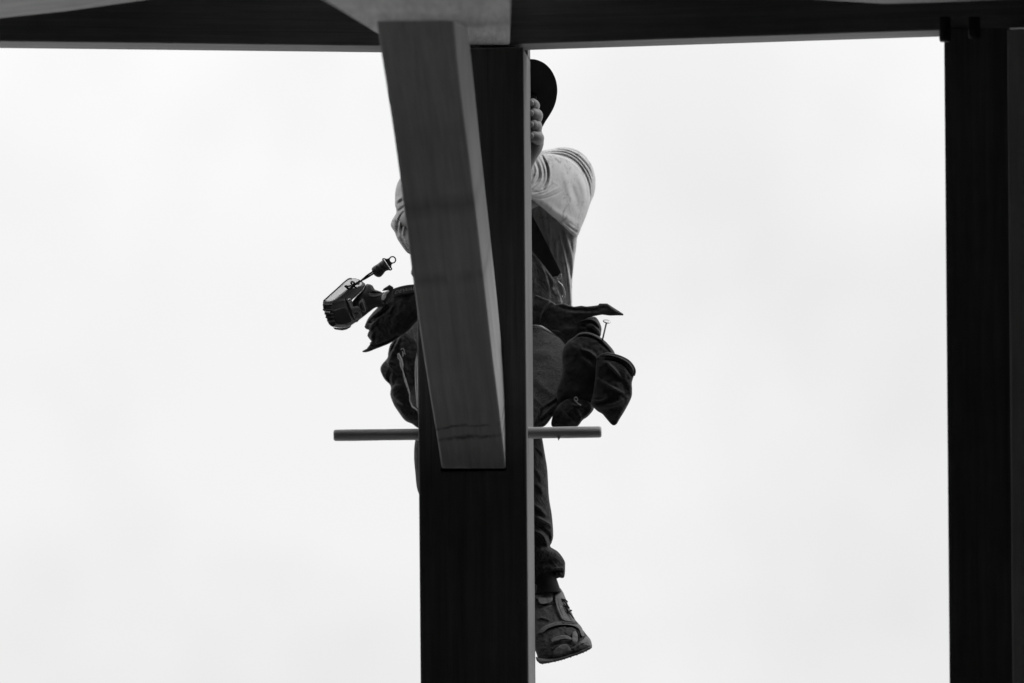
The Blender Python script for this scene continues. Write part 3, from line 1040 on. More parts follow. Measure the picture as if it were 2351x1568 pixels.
hip_o = [(985, 730), (1100, 715), (1250, 725), (1290, 770), (1300, 850), (1280, 930), (1200, 985), (1110, 990), (1020, 985), (975, 930), (958, 850), (965, 780)]
h5 = puff_geo(hip_o, lambda U, Vv: 10.88 + 0 * U, k=.6, g=4)
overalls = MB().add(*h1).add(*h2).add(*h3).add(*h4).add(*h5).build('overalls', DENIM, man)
seam_pts = M(c7, [(215, 100), (232, 170), (262, 250), (295, 312), (306, 420), (320, 520), (331, 640), (326, 750), (325, 850), (346, 925)])
def on_leg(p, off):
    return P(p[0], p[1], 10.545 - off)
sp = catmull(seam_pts, 8)
mb = MB()
for i in range(0, len(sp) - 1):
    for s_ in (-1.6, 1.6):
        a1, b1 = sp[i], sp[i + 1]
        nrm = np.array((b1[1] - a1[1], -(b1[0] - a1[0])))
        nrm /= np.linalg.norm(nrm)
        m0, m1 = a1 + (b1 - a1) * .15 + nrm * s_, a1 + (b1 - a1) * .75 + nrm * s_
        mb.add(*tube_geo([on_leg(m0, .0215 + .0 * i), on_leg(m1, .0215)], .0006, 5))
# bib
bib_o = [(1090, 600), (1160, 585), (1200, 583)] + M(c2, [(190, 1075), (240, 1108), (300, 1188), (372, 1292), (422, 1392), (462, 1500), (478, 1600)]) + [(1270, 740), (1100, 745), (1000, 740), (1015, 660), (1050, 620)]
S7 = [(M(c2, p_), a_, w_) for p_, a_, w_ in (
    ([(262, 1150), (310, 1260), (342, 1380), (352, 1470)], 4, 2.8), ([(200, 1130), (222, 1280), (240, 1420)], 4, 3.2), ([(300, 1215), (352, 1330), (360, 1440)], -4, 3),
    ([(205, 1082), (250, 1118), (310, 1205), (380, 1305), (430, 1400), (462, 1500)], 2.5, 1.8), ([(330, 1500), (370, 1400), (400, 1430)], 3, 3))]
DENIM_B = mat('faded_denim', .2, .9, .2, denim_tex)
def bibY(U, Vv): return toY(U, Vv) - .085 + .000006 * (U - 1120) ** 2 * .18
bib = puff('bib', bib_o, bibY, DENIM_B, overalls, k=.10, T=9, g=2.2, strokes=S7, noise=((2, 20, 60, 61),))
# straps
strap_o = M(c2, [(-80, 380), (60, 480), (150, 640), (232, 795), (300, 925), (380, 1085), (452, 1232), (455, 1262), (432, 1285), (385, 1298), (300, 1185), (190, 1050), (110, 940), (20, 780), (-90, 600)])
strap_y = lambda U, Vv: toY(U, Vv) - .10 + .000004 * (U - 1120) ** 2 * .2
STRAPM = mat('strap_webbing', .018, .85, .25, fabric_tex(500, .35))
puff('strap', strap_o, strap_y, STRAPM, overalls, k=.08, T=4, g=2.2, curve=False)
puff('strap', [(2230 - u, v) for u, v in strap_o][::-1], strap_y, STRAPM, overalls, k=.08, T=4, g=3, curve=False)
# buckle: wire loop and clip
mb = MB()
def sy(u, v, off=.012): return P(u, v, float(strap_y(np.array(u), np.array(v))) - off)
loop = M(c2, [(378, 1300), (400, 1290), (432, 1285), (452, 1262), (456, 1290), (430, 1310), (395, 1318), (378, 1300)])
mb.add(*tube_geo([sy(*p) for p in loop], .0013, 8, 4))
lp2 = M(c2, [(425, 1300), (432, 1330), (470, 1370), (492, 1430), (490, 1470), (470, 1475), (440, 1420), (405, 1350), (400, 1320), (425, 1300)])
mb.add(*tube_geo([sy(*p) for p in lp2], .0013, 8, 4))
mb.add(*puff_geo(M(c2, [(425, 1330), (465, 1370), (485, 1430), (482, 1460), (462, 1455), (432, 1395)]), lambda U, Vv: strap_y(U, Vv) - .010, k=.25, g=1.2))
mb.build('buckle', METAL, overalls)

# --- shoes and socks
def shY(U, Vv): return 10.575 - .15 * (Vv - 1345) / 175
So = []
for pts, a_, w_ in (
    ([(290, 1020), (330, 975), (400, 935), (490, 905), (560, 902), (640, 906), (730, 915), (770, 960)], 4.5, 2.6), ([(375, 985), (480, 945), (570, 930), (650, 935), (710, 975)], -3.5, 1.8),
    ([(470, 640), (490, 740), (530, 830), (565, 890)], 4, 2.4), ([(505, 600), (520, 720), (560, 800), (640, 870)], -4, 1.5), ([(530, 560), (560, 700), (620, 820), (690, 870)], 4, 3), ([(545, 670), (610, 680)], -6, 2.4),
    ([(600, 740), (640, 800), (670, 850)], -3, 1.6), ([(580, 800), (630, 850)], -3, 1.5),
    ([(450, 1190), (520, 1155), (600, 1145), (650, 1185), (700, 1210), (780, 1165), (862, 1140)], 4, 2.6), ([(430, 1090), (510, 1065), (600, 1055), (660, 1080)], 3, 2.4), ([(440, 1110), (540, 1080), (650, 1090)], -3, 1.8),
    ([(572, 985), (600, 952), (680, 945), (715, 990), (690, 1050), (620, 1055), (580, 1015)], -3, 1.4), ([(740, 950), (770, 1010), (785, 1060)], -4, 1.6), ([(720, 1000), (735, 1080), (720, 1140)], -3.5, 1.4), ([(665, 1080), (670, 1150)], -3, 1.4),
    ([(670, 1160), (740, 1120), (800, 1070)], 3, 2), ([(700, 1190), (790, 1140), (840, 1130), (850, 1165)], -2.6, 1.3), ([(280, 860), (340, 850), (420, 880)], 2.5, 2.2), ([(330, 540), (420, 600), (470, 590)], 2.5, 2), ([(300, 700), (400, 720), (470, 700)], -2.5, 2)):
    So.append((M(c6, pts), a_, w_))
shoe_o = [(1200, 1350), (1225, 1345), (1255, 1352), (1275, 1352), (1281, 1346.5), (1288, 1353), (1294, 1363), (1303, 1386), (1311, 1404), (1319, 1421), (1329, 1433), (1337, 1445), (1347, 1458), (1355, 1468), (1358, 1478), (1357, 1486), (1335, 1498), (1312, 1505), (1283, 1514), (1248, 1520), (1236, 1515), (1229, 1495), (1212, 1470), (1202, 1420)]
shoe_l = puff('shoe', shoe_o, shY, SHOE_D, man, k=.8, kb=.7, g=1.5, strokes=So, noise=((1.6, 12, 12, 71), (1.0, 4, 4, 72)))
sh_h = {}
def overlay(name, pts, amp, m=SHOE, st=(), k=.3, T=2.2):
    o_ = catmull(M(c6, pts), 4, True)
    # follow the upper: its local half-thickness comes from the distance to the outline
    def yy(U, Vv):
        U = np.asarray(U, float); Vv = np.asarray(Vv, float)
        D_, _ = poly_dist(U, Vv, shoe_ol, True)
        W_ = 62.0
        hh = .8 * np.sqrt(np.maximum(np.minimum(D_, W_) * (2 * W_ - np.minimum(D_, W_)), 0))
        return shY(U, Vv) - (hh + amp) * .00085
    puff(name, o_, yy, m, shoe_l, k=k, T=T, g=1.1, curve=False, strokes=st, noise=((.8, 5, 5, 77),))
shoe_ol = catmull(shoe_o, 4, True)
overlay('tongue', [(470, 600), (500, 515), (535, 520), (580, 600), (615, 690), (660, 800), (700, 870), (690, 890), (620, 885), (560, 870), (520, 800), (490, 720)], .6,
        st=[(M(c6, [(500, 640), (520, 740), (570, 850)]), -1.2, 1.1), (M(c6, [(550, 600), (600, 740), (670, 860)]), 1.2, 1.4), (M(c6, [(545, 668), (612, 682)]), -2.2, 1.6)])
overlay('side_band', [(300, 1010), (330, 960), (400, 920), (490, 895), (570, 892), (650, 898), (725, 905), (775, 965), (800, 1040), (770, 1045), (740, 975), (700, 945), (640, 928), (560, 925), (480, 935), (400, 965), (340, 1010)], .5)
overlay('toe_cap', [(650, 1190), (700, 1150), (780, 1090), (820, 1050), (865, 1085), (882, 1140), (878, 1165), (800, 1200), (720, 1235), (690, 1225)], .5,
        st=[(M(c6, [(700, 1195), (780, 1140), (835, 1130), (848, 1165)]), -1.4, 1.1), (M(c6, [(720, 1170), (800, 1110)]), 1, 1)])
overlay('toe_guard', [(455, 1225), (490, 1175), (550, 1145), (605, 1142), (650, 1190), (690, 1225), (660, 1250), (560, 1275), (470, 1290)], .3, SHOE_G if 'SHOE_G' in globals() else SHOE, k=.2, T=1.5)
overlay('side_patch', [(430, 1090), (500, 1050), (600, 1040), (660, 1075), (640, 1090), (560, 1085), (480, 1105), (440, 1115)], .3, SHOE, k=.25, T=1.4)
overlay('oval_patch', [(672, 1010), (700, 995), (722, 1030), (724, 1090), (700, 1135), (672, 1140), (662, 1080)], .3, SHOE, k=.25, T=1.4)
overlay('heel_wrap', [(280, 560), (360, 560), (430, 610), (440, 660), (380, 690), (300, 680)], .1, SHOE, k=.2, T=1.2)
sole_o = M(c6, [(265, 1275), (300, 1290), (420, 1298), (560, 1268), (660, 1238), (740, 1205), (800, 1175), (872, 1150), (884, 1165), (872, 1188), (780, 1235), (660, 1277), (520, 1322), (340, 1357), (290, 1338), (268, 1310)])
puff('sole', sole_o, lambda U, Vv: shY(U, Vv) - .012, RUBBER, shoe_l, k=1.6, g=1.3, noise=((1.5, 5, 5, 75),))
mb = MB()
for pts in ([(545, 640), (590, 650), (612, 672)], [(555, 715), (610, 720), (632, 735)], [(560, 640), (600, 690), (630, 742)], [(575, 770), (620, 790), (650, 800)], [(600, 700), (615, 760), (650, 810), (680, 850)], [(620, 790), (650, 765), (658, 768)]):
    q = catmull(M(c6, pts), 4)
    mb.add(*tube_geo(P(q[:, 0], q[:, 1], shY(q[:, 0], q[:, 1]) - .026), .0015, 6))
mb.build('lace', SOCK, shoe_l)
mb = MB()
for k in range(17):
    t_ = (k + .5) / 17
    p_ = np.array(c6(285 + 585 * t_, 0))
    vb_ = np.interp(p_[0], [q_[0] for q_ in M(c6, [(285, 0), (340, 0), (520, 0), (660, 0), (780, 0), (872, 0)])], [q_[1] for q_ in M(c6, [(0, 1335), (0, 1354), (0, 1319), (0, 1274), (0, 1232), (0, 1185)])])
    y_ = float(shY(np.array(p_[0]), np.array(vb_)))
    mb.add(*tube_geo([P(p_[0], vb_ - 2.5, y_ - .020), P(p_[0] + .3, vb_ + .1, y_ - .012), P(p_[0] + .3, vb_ + .3, y_ + .02)], .0014 + .0004 * math.sin(k * 2.7), 6))
mb.build('tread', RUBBER, shoe_l)
mb = MB().add(*tube_geo([J(1236, 1318, 10.55), J(1250, 1340, 10.545), J(1254, 1362, 10.545)], [(.030, .034), (.021, .026), (.026, .030)], 20, 4))
mb.build('sock', SOCK, man)
sr_o = [(2260 - u, v) for u, v in shoe_o][::-1]
shoe_r = puff('shoe', [(1030 + (u - 980) * .8, v) for u, v in sr_o], shY, SHOE, man, k=.8, kb=.7, g=3, noise=((1.6, 12, 12, 73),))
mb = MB().add(*tube_geo([J(1020, 1318, 10.55), J(1022, 1340, 10.545), J(1024, 1362, 10.545)], [(.030, .034), (.024, .028), (.026, .030)], 16, 4))
mb.build('sock', SOCK, man)

# ------------------------------------------------------------------ tool belt
belt = empty('tool_belt', P(1110, 770, 10.85))
tag(belt, 'dark leather and canvas tool belt with pouches on the worker behind the middle post', 'tool belt')
# belt band around the hips
ang = np.linspace(0, 2 * math.pi, 40, endpoint=False)
cb = P(1110, 735, 10.88)
V, Fc = [], []
for a_ in ang:
    for rr_, zz in ((0, -.026), (.006, -.026), (.006, .026), (0, .026)):
        V.append(cb + np.array(((.152 + rr_) * math.cos(a_), (.11 + rr_) * math.sin(a_), zz)))
for i in range(40):
    i2 = (i + 1) % 40
    for j in range(4):
        j2 = (j + 1) % 4
        Fc.append((i * 4 + j, i * 4 + j2, i2 * 4 + j2, i2 * 4 + j))
link('belt', V, Fc, LEATHER, belt, False)

# right of picture: flap, roll, main pouch, outer pouch, lower pouch
flap_o = M(c3, [(230, 20), (330, 60), (380, 78), (440, 118), (520, 108), (580, 130), (620, 142), (690, 132), (740, 140), (800, 135), (862, 126), (870, 110), (950, 110), (1030, 162), (1112, 214), (1110, 230), (1040, 230), (980, 232), (900, 222), (820, 236), (740, 258), (680, 300), (660, 420), (620, 520), (550, 545), (470, 450), (380, 385), (300, 330), (200, 320), (150, 200)])
puff('belt_flap', flap_o, lambda U, Vv: 10.615 - .0002 * (U - 1240), LEATHER, belt, k=.35, T=14, g=1.9, curve=False,
     strokes=[(M(c3, [(380, 80), (340, 150), (300, 230), (295, 290)]), 4, 2), (M(c3, [(450, 130), (600, 170), (800, 180), (900, 160)]), -3, 4), (M(c3, [(950, 115), (1000, 170), (1100, 222)]), 1.5, 2)], noise=((3, 20, 14, 81),))
roll_o = M(c3, [(640, 310), (700, 265), (800, 242), (840, 250), (872, 295), (892, 350), (890, 395), (872, 450), (780, 470), (650, 440)])
puff('pouch_lining', roll_o, 10.60, CANVAS, belt, k=.7, g=1.6, strokes=[(M(c3, [(660, 290), (760, 270), (840, 300), (880, 360)]), 4, 3), (M(c3, [(740, 350), (800, 330), (880, 410)]), 5, 3), (M(c3, [(700, 330), (790, 370), (870, 430)]), -4, 3)], noise=((2.5, 10, 10, 83),))
main_o = M(c3, [(500, 600), (545, 500), (610, 450), (680, 402), (770, 398), (870, 440), (960, 515), (1030, 620), (1010, 760), (930, 900), (880, 1080), (800, 1130), (690, 1110), (560, 1090), (480, 1130), (440, 1000), (500, 800)])
puff('pouch', main_o, 10.565, CANVAS, belt, k=.55, g=2.2, strokes=[(M(c3, [(620, 455), (690, 420), (770, 416), (860, 455), (950, 535), (1010, 620)]), 3, 2.2), (M(c3, [(700, 570), (780, 600), (850, 660)]), 4, 3), (M(c3, [(680, 650), (760, 700), (800, 760)]), 3, 4), (M(c3, [(610, 480), (660, 440), (760, 436), (850, 475), (940, 560)]), -3, 2)], noise=((4, 25, 25, 85), (1.2, 6, 6, 86)))
outer_o = M(c3, [(845, 662), (880, 628), (950, 606), (1050, 625), (1150, 668), (1205, 725), (1226, 780), (1216, 830), (1196, 900), (1198, 970), (1190, 1050), (1130, 1170), (1075, 1260), (1040, 1316), (1000, 1322), (950, 1270), (900, 1212), (850, 1182), (790, 1110), (810, 1000), (830, 850)])
outer = puff('pouch', outer_o, 10.535, CANVAS, belt, k=.55, g=1.7, strokes=[
    (M(c3, [(850, 665), (900, 630), (960, 625), (1050, 645), (1140, 690), (1195, 745), (1212, 790)]), 3.5, 2), (M(c3, [(930, 670), (1050, 690), (1130, 740), (1190, 830)]), -3.5, 2.2), (M(c3, [(950, 700), (1010, 760), (1060, 820), (1090, 860)]), 5, 3),
    (M(c3, [(850, 860), (950, 920), (1040, 970), (1100, 1000)]), 4, 3), (M(c3, [(800, 1080), (880, 1085), (940, 1060), (945, 1020)]), 4, 2.4), (M(c3, [(830, 1130), (930, 1140), (1050, 1110), (1140, 1060)]), 3.5, 5), (M(c3, [(1000, 780), (1100, 900), (1150, 1000)]), -3, 8)], noise=((3.5, 22, 22, 88), (1.4, 6, 6, 89)))
rim = catmull(M(c3, [(846, 664), (880, 631), (950, 610), (1050, 629), (1148, 673), (1203, 730), (1222, 782), (1212, 826)]), 6)
mb = MB()
mb.add(*tube_geo(P(rim[:, 0], rim[:, 1] + .8, np.full(len(rim), 10.532)), .0028, 8))
mb.build('piping', LEATHER, outer)
low_o = M(c3, [(400, 1250), (450, 1140), (560, 1060), (700, 1060), (790, 1100), (816, 1160), (762, 1232), (702, 1276), (660, 1330), (600, 1350), (410, 1345)])
puff('pouch', low_o, 10.555, CANVAS, belt, k=.6, g=1.6, strokes=[(M(c3, [(580, 1170), (640, 1160), (680, 1220), (690, 1270)]), 4, 2), (M(c3, [(500, 1180), (560, 1250), (620, 1290)]), 3.5, 2.4), (M(c3, [(790, 1110), (780, 1180), (720, 1240)]), 3, 2.4), (M(c3, [(560, 1080), (620, 1130), (700, 1120)]), 4, 2.4)], noise=((4, 12, 12, 91), (1.5, 5, 5, 92)))
# snap on the pouch, small cord
mb = MB()
mb.add(*tube_geo([P(*p, 10.525) for p in M(c3, [(625, 1050), (622, 1070), (640, 1085), (655, 1065), (640, 1045), (625, 1050)])], .0011, 8, 4))
mb.add(*tube_geo([P(*p, 10.525) for p in M(c3, [(640, 1085), (660, 1110), (690, 1125)])], .0012, 8, 4))
mb.build('snap_hook', METAL, belt)
# pale edge of the pocket
pk = catmull(M(c3, [(150, 290), (210, 325), (290, 350), (380, 396), (450, 430), (520, 475), (572, 535)]), 6)
mb = MB()
mb.add(*tube_geo(P(pk[:, 0], pk[:, 1], np.full(len(pk), 10.635)), np.linspace(.0045, .0022, len(pk)), 10))
mb.build('pocket_edge', TRIM, belt)
tab_o = M(c3, [(400, 385), (440, 376), (500, 395), (545, 440), (570, 500), (530, 480), (470, 430)])
puff('leather_tab', tab_o, 10.60, LEATHER, belt, k=.5, g=1.3, noise=((2, 8, 8, 95),))

# left of picture: holster, rear pouch
hol_o = M(c4, [(850, 640), (905, 590), (1000, 560), (1060, 545), (1190, 500), (1330, 478), (1480, 480), (1500, 800), (1420, 930), (1360, 985), (1260, 1100), (1100, 1212), (1000, 1275), (900, 1315), (800, 1352), (740, 1378), (690, 1391), (640, 1388), (636, 1376), (700, 1340), (722, 1310), (745, 1282), (740, 1265), (762, 1246), (735, 1210), (708, 1172), (712, 1140), (735, 1092), (690, 1078), (668, 1050), (690, 990), (720, 930), (780, 855), (845, 790)])
hol = puff('holster', hol_o, lambda U, Vv: 10.66 - .0003 * (U - 850), CANVAS, belt, k=.45, T=30, g=1.8, curve=False, strokes=[
    (M(c4, [(960, 745), (880, 830), (800, 900), (720, 960)]), 4.5, 2.2), (M(c4, [(1000, 790), (900, 870), (830, 930), (790, 980), (700, 1010)]), -5, 2.4), (M(c4, [(930, 780), (850, 860), (750, 950)]), -3, 1.6), (M(c4, [(860, 900), (800, 970), (740, 1090)]), 5, 3.5), (M(c4, [(690, 1000), (780, 1010), (850, 950)]), 3.5, 2.4),
    (M(c4, [(780, 1130), (760, 1200), (765, 1245)]), 4, 4), (M(c4, [(745, 1300), (860, 1290), (1000, 1230), (1100, 1170)]), -4, 3), (M(c4, [(1040, 790), (1010, 850), (990, 860)]), 3, 1.5), (M(c4, [(1060, 640), (1160, 600), (1330, 590)]), 4, 2)], noise=((3, 14, 14, 97), (1.2, 5, 5, 98)))
band_o = M(c4, [(1035, 560), (1130, 512), (1250, 486), (1400, 478), (1400, 585), (1320, 590), (1180, 605), (1060, 648)])
BANDM = mat('holster_band', .075, .85, .3, fabric_tex(600, .3))
puff('holster_band', band_o, 10.605, BANDM, hol, k=.12, T=5, g=1.5, curve=False)
piece = MB()
for pts in ([(1040, 552), (1130, 520), (1250, 494), (1400, 486)], [(1060, 640), (1180, 598), (1320, 583), (1400, 580)]):
    q = catmull(M(c4, pts), 5)
    piece.add(*tube_geo(P(q[:, 0], q[:, 1], np.full(len(q), 10.599)), .0012, 6))
piece.build('piping', LEATHER, hol)
bk = puff('buckle', M(c4, [(905, 570), (925, 535), (1005, 484), (1030, 500), (1058, 520), (1050, 555), (1015, 610), (985, 680), (950, 738), (930, 742), (885, 705), (930, 660), (960, 600), (985, 560)]), 10.60, PLASTIC, hol, k=.35, T=8, g=1.2, curve=False)
puff('buckle_plate', M(c4, [(905, 640), (925, 600), (985, 560), (1000, 575), (965, 610), (950, 655), (925, 690), (900, 680)]), 10.592, PLATE, bk, k=.2, T=3, g=1.2)
# printed name on the band
fc = bpy.data.curves.new('lettering', 'FONT')
fc.body = "DEWALT"
fc.extrude = .0006
fc.align_x = 'LEFT'
fo = bpy.data.objects.new('lettering_tmp', fc)
COL.objects.link(fo)
dg = bpy.context.evaluated_depsgraph_get()
tm = bpy.data.meshes.new_from_object(fo.evaluated_get(dg))
bpy.data.objects.remove(fo)
tv = np.array([v.co for v in tm.vertices])
tf = [tuple(p.vertices) for p in tm.polygons]
wid, hei = tv[:, 0].max() - tv[:, 0].min(), .7
tx = (tv[:, 0] - tv[:, 0].min()) / wid
ty = tv[:, 1] / hei
b0, b1 = np.array(c4(1072, 608)), np.array(c4(1390, 548))
upv = np.array(c4(1090, 560)) - np.array(c4(1072, 608)) + np.array((.8, 0))
uu = b0[0] + tx * (b1[0] - b0[0]) + ty * upv[0]
vv_ = b0[1] + tx * (b1[1] - b0[1]) + 3.0 * tx * (1 - tx) * -1.2 + ty * upv[1]
let = link('lettering', P(uu, vv_, 10.598 - tv[:, 2] * .8), tf, PRINT, hol, False)

rp_o = M(c5, [(420, 160), (360, 215), (300, 275), (278, 350), (270, 405), (218, 468), (205, 520), (240, 600), (300, 668), (297, 750), (330, 842), (370, 905), (420, 975), (455, 1002), (500, 1020), (550, 1056), (600, 1060), (640, 900), (620, 600), (560, 300), (480, 200)])
rp = puff('pouch', rp_o, 10.70, LEATHER, belt, k=.5, g=2.0, strokes=[
    (M(c5, [(390, 210), (350, 290), (310, 370)]), 4, 2), (M(c5, [(370, 210), (330, 290), (290, 380)]), -3, 2), (M(c5, [(275, 420), (290, 480), (320, 500)]), 4, 2.4), (M(c5, [(300, 520), (280, 600), (300, 660)]), -5, 4), (M(c5, [(300, 700), (350, 670), (400, 660)]), 4, 3), (M(c5, [(330, 760), (400, 820), (430, 850)]), 3, 4)], noise=((4, 16, 16, 101), (1.2, 5, 5, 102)))
tr_o = M(c5, [(362, 372), (378, 358), (392, 385), (410, 420), (420, 470), (415, 510), (432, 570), (452, 630), (470, 690), (483, 740), (482, 800), (505, 852), (552, 888), (552, 900), (500, 868), (474, 806), (472, 742), (455, 690), (430, 625), (410, 530), (388, 480), (384, 425), (368, 412)])
puff('pouch_trim', tr_o, 10.60, TRIM, rp, k=.6, g=1.0, curve=False)
mb = MB()
for pts in ([(395, 330), (410, 318), (425, 330), (430, 370)], [(410, 380), (425, 360), (440, 372)], [(410, 345), (418, 378), (410, 392)]):
    mb.add(*tube_geo([P(*p, 10.615) for p in M(c5, pts)], .0009, 6, 4))
mb.build('loose_thread', TRIM, rp)
flp_o = M(c5, [(545, 350), (552, 420), (556, 880), (545, 860), (532, 700), (525, 560), (530, 440)])
puff('pocket_edge', flp_o, 10.62, TRIM, belt, k=.6, g=1.0, curve=False)

# nail standing out of the pouch
nl = empty('nail', P(*c3(905, 465), 10.56))
tag(nl, 'long steel nail with flat round head standing out of the right-hand pouch', 'nail')
nt_, nb_ = P(*c3(945, 292), 10.53), P(*c3(896, 500), 10.56)
ax = (nb_ - nt_) / np.linalg.norm(nb_ - nt_)
MB().add(*tube_geo([nt_, nt_ + ax * .008, nb_], [.0022, .0017, .0017], 12)).build('shank', METAL, nl)
ha = np.array((-.18, .45, -.85)); ha /= np.linalg.norm(ha)
MB().add(*tube_geo([nt_ - ha * .0018, nt_ - ha * .0012, nt_ + ha * .0002, nt_ + ha * .0006], [.0070, .0078, .0078, .0070], 24)).build('head', METAL, nl)

# ------------------------------------------------------------------ cordless drill in the holster
dr = empty('cordless_drill', P(*c4(560, 760), 10.60))
tag(dr, 'cordless drill hanging battery first out of the holster left of the middle post', 'drill')
DY = lambda U, Vv: 10.60 + .00025 * (U - 800)
hand_o = M(c4, [(640, 560), (690, 480), (740, 478), (780, 500), (805, 545), (850, 562), (900, 585), (960, 640), (950, 760), (860, 785), (800, 800), (660, 910), (600, 955), (560, 988), (500, 930), (470, 800), (520, 690)])
hd = puff('handle', hand_o, DY, PLASTIC, dr, k=.75, g=1.4, strokes=[(M(c4, [(570, 690), (620, 675), (650, 700), (700, 830), (680, 850)]), 2.5, 1.5), (M(c4, [(740, 600), (800, 590), (900, 600)]), -3, 1.6), (M(c4, [(750, 640), (830, 640), (880, 620)]), 2.5, 1.4), (M(c4, [(780, 560), (830, 575), (800, 560)]), 2, 1.6)])
bat_o = M(c4, [(113, 702), (150, 670), (280, 552), (440, 413), (470, 404), (505, 400), (550, 400), (600, 415), (640, 440), (682, 474), (676, 500), (640, 560), (560, 640), (500, 690), (530, 800), (560, 985), (520, 1010), (490, 1032), (440, 1060), (330, 1062), (245, 1050), (215, 1035), (190, 1010), (165, 960), (160, 930), (148, 905), (150, 885), (135, 870), (138, 845), (115, 830), (122, 805), (112, 785), (118, 760)])
_pl = np.array(M(c4, [(120, 800), (235, 708), (440, 545), (560, 520), (690, 490)]))
def plate_drop(U, Vv):
    D_, T_ = poly_dist(np.asarray(U, float), np.asarray(Vv, float), _pl)
    up = np.interp(U, _pl[:, 0], _pl[:, 1])
    return np.where(Vv < up, D_, 0.0)
bat = puff('battery', bat_o, lambda U, Vv: DY(U, Vv) - .004, PLASTIC_G, dr, k=1.1, T=26, g=1.4, curve=False, relief=lambda X, Y_: -1.0 * plate_drop(X, Y_), strokes=[
    (M(c4, [(410, 680), (450, 760), (500, 900), (545, 985)]), -4, 1.6), (M(c4, [(435, 690), (470, 760), (520, 890), (555, 960)]), 3, 1.6), (M(c4, [(235, 720), (330, 700), (420, 690)]), 2.5, 2)])
base_y = lambda U, Vv: DY(U, Vv) - .032
plate_y = lambda U, Vv: DY(U, Vv) - .004 - (27.5 - 1.0 * plate_drop(U, Vv)) * .00085
puff('label_plate', M(c4, [(125, 698), (280, 560), (445, 418), (490, 406), (560, 408), (600, 428), (640, 462), (625, 495), (585, 515), (530, 532), (480, 528), (450, 540), (400, 600), (330, 655), (285, 690), (235, 706)]), plate_y, PLATE, bat, k=.1, T=1.5, g=1.2, curve=False)
ptsr = catmull(M(c4, [(120, 700), (280, 556), (440, 414), (500, 402)]), 5)
edge_y = plate_y(ptsr[:, 0], ptsr[:, 1])
MB().add(*tube_geo(P(ptsr[:, 0], ptsr[:, 1], edge_y - .001), .0011, 6)).build('plate_edge', PLASTIC, bat)
puff('side_panel', M(c4, [(240, 835), (330, 805), (405, 785), (435, 805), (470, 890), (497, 960), (485, 985), (430, 1010), (350, 1020), (290, 1012), (255, 930)]), lambda U, Vv: base_y(U, Vv), PLASTIC, bat, k=.15, T=3, g=1.3, curve=False)
puff('end_cap', M(c4, [(113, 710), (228, 712), (240, 830), (258, 930), (290, 1020), (250, 1050), (215, 1035), (190, 1010), (165, 940), (135, 860), (113, 785)]), lambda U, Vv: base_y(U, Vv) + .004, PLASTIC, bat, k=.3, T=6, g=1.3, curve=False)
ribs = [[(112, 752), (170, 756), (235, 752)], [(114, 815), (170, 826), (238, 828)], [(136, 868), (190, 878), (248, 880)], [(150, 915), (200, 926), (256, 922)], [(172, 962), (220, 972), (268, 965)]]
for k, rb in enumerate(ribs):
    q = catmull(M(c4, rb), 4)
    MB().add(*tube_geo(P(q[:, 0], q[:, 1], base_y(q[:, 0], q[:, 1]) - .002), .0022, 8)).build('rib', METAL if k == 99 else PLASTIC, bat)
q = catmull(M(c4, [(133, 846), (170, 851), (208, 850)]), 4)
MB().add(*tube_geo(P(q[:, 0], q[:, 1], base_y(q[:, 0], q[:, 1]) - .0055), .0009, 6)).build('contact_strip', PLATE, bat)
puff('latch', M(c4, [(495, 800), (560, 775), (600, 790), (640, 905), (620, 930), (560, 950), (530, 900)]), lambda U, Vv: DY(U, Vv) - .034, PLASTIC_G, bat, k=.3, T=5, g=1.2, strokes=[(M(c4, [(560, 945), (610, 930), (640, 905)]), 2, 1.2)])
puff('latch_button', M(c4, [(535, 860), (560, 840), (585, 850), (588, 880), (562, 892), (538, 880)]), lambda U, Vv: DY(U, Vv) - .040, PLASTIC, bat, k=.4, T=4, g=1.0)
puff('grip_panel', M(c4, [(590, 740), (630, 685), (650, 700), (690, 820), (670, 850), (625, 830)]), lambda U, Vv: DY(U, Vv) - .036, PLASTIC_G, hd, k=.25, T=4, g=1.2)
puff('grip_inset', M(c4, [(600, 745), (628, 715), (645, 725), (675, 815), (660, 835), (628, 810)]), lambda U, Vv: DY(U, Vv) - .039, PLASTIC, hd, k=.25, T=4, g=1.2)
MB().add(*ell_geo(P(*c4(468, 692), 10.555), (.0036, .002, .0034), 14, 8)).build('screw', METAL, bat)
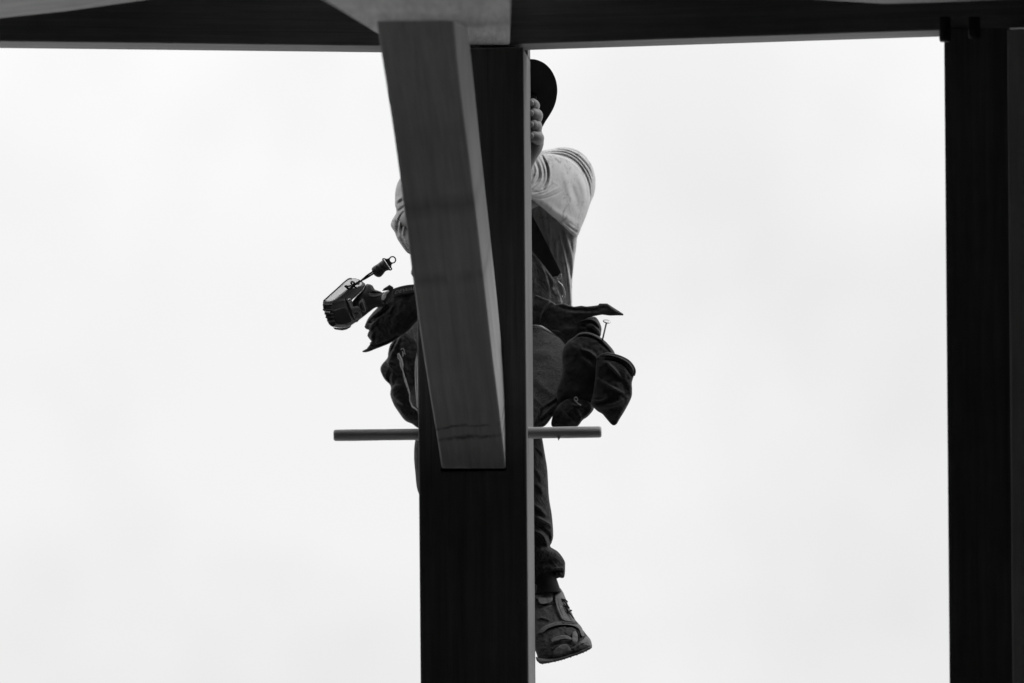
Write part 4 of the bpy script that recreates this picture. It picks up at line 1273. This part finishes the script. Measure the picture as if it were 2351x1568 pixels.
puff('foot_pad', M(c4, [(245, 1056), (330, 1064), (440, 1060), (495, 1030), (480, 1055), (430, 1086), (372, 1098), (275, 1086)]), lambda U, Vv: DY(U, Vv) - .006, PLASTIC, bat, k=1.2, g=1.0, curve=False)
# tether: cords, sleeve, ring
te = link('tether_sleeve', *puff_geo(M(c4, [(765, 272), (800, 232), (835, 212), (905, 158), (925, 145), (1012, 268), (1020, 285), (960, 300), (925, 338), (895, 372), (858, 384), (815, 368), (785, 335)]), 10.56, k=.85, g=1.1, strokes=[(M(c4, [(825, 215), (860, 290), (905, 345)]), -2.2, 1.5), (M(c4, [(870, 190), (910, 260), (950, 305)]), -1.5, 1.5)]), PLASTIC, dr)
mb = MB()
for off in (-1, 1):
    pts = M(c4, [(805, 310 + off * 16), (770, 332 + off * 15), (700, 378 + off * 13), (640, 420 + off * 3), (560, 470 - off * 8), (500, 505 + off * 10), (455, 520 + off * 16), (420, 508 + off * 6)])
    mb.add(*tube_geo([P(*p, 10.548) for p in pts], .0017, 8, 5))
mb.add(*tube_geo([P(*p, 10.545) for p in M(c4, [(405, 500), (430, 515), (470, 545), (520, 500), (560, 470), (600, 475)])], .0022, 8, 4))
mb.add(*tube_geo([P(*p, 10.543) for p in M(c4, [(470, 560), (500, 510), (530, 460), (500, 445), (490, 465), (520, 500), (570, 530)])], .0016, 8, 4))
mb.build('cord', SOCK, te)
mb = MB()
rc = P(*c4(1044, 151), 10.56)
aa = np.linspace(0, 2 * math.pi, 33)
mb.add(*tube_geo([rc + np.array((math.cos(a_), 0, math.sin(a_))) * .0062 for a_ in aa], .0013, 8, 0, False))
bar = M(c4, [(925, 148), (905, 150), (920, 132), (955, 138), (985, 128), (1000, 118)])
fl = M(c4, [(938, 150), (950, 136), (985, 134), (1000, 120), (1003, 160), (1020, 190), (1045, 202), (1032, 220), (1026, 268)])
mb.add(*puff_geo(fl + M(c4, [(1008, 258), (968, 196)]), 10.56, k=.3, T=3, g=.9, curve=False))
mb.add(*tube_geo([P(*p, 10.56) for p in M(c4, [(912, 152), (918, 136), (940, 138), (955, 150), (1028, 258), (1030, 278), (1012, 288), (998, 275)])], .0012, 8, 4))
mb.build('ring', PLASTIC, te)
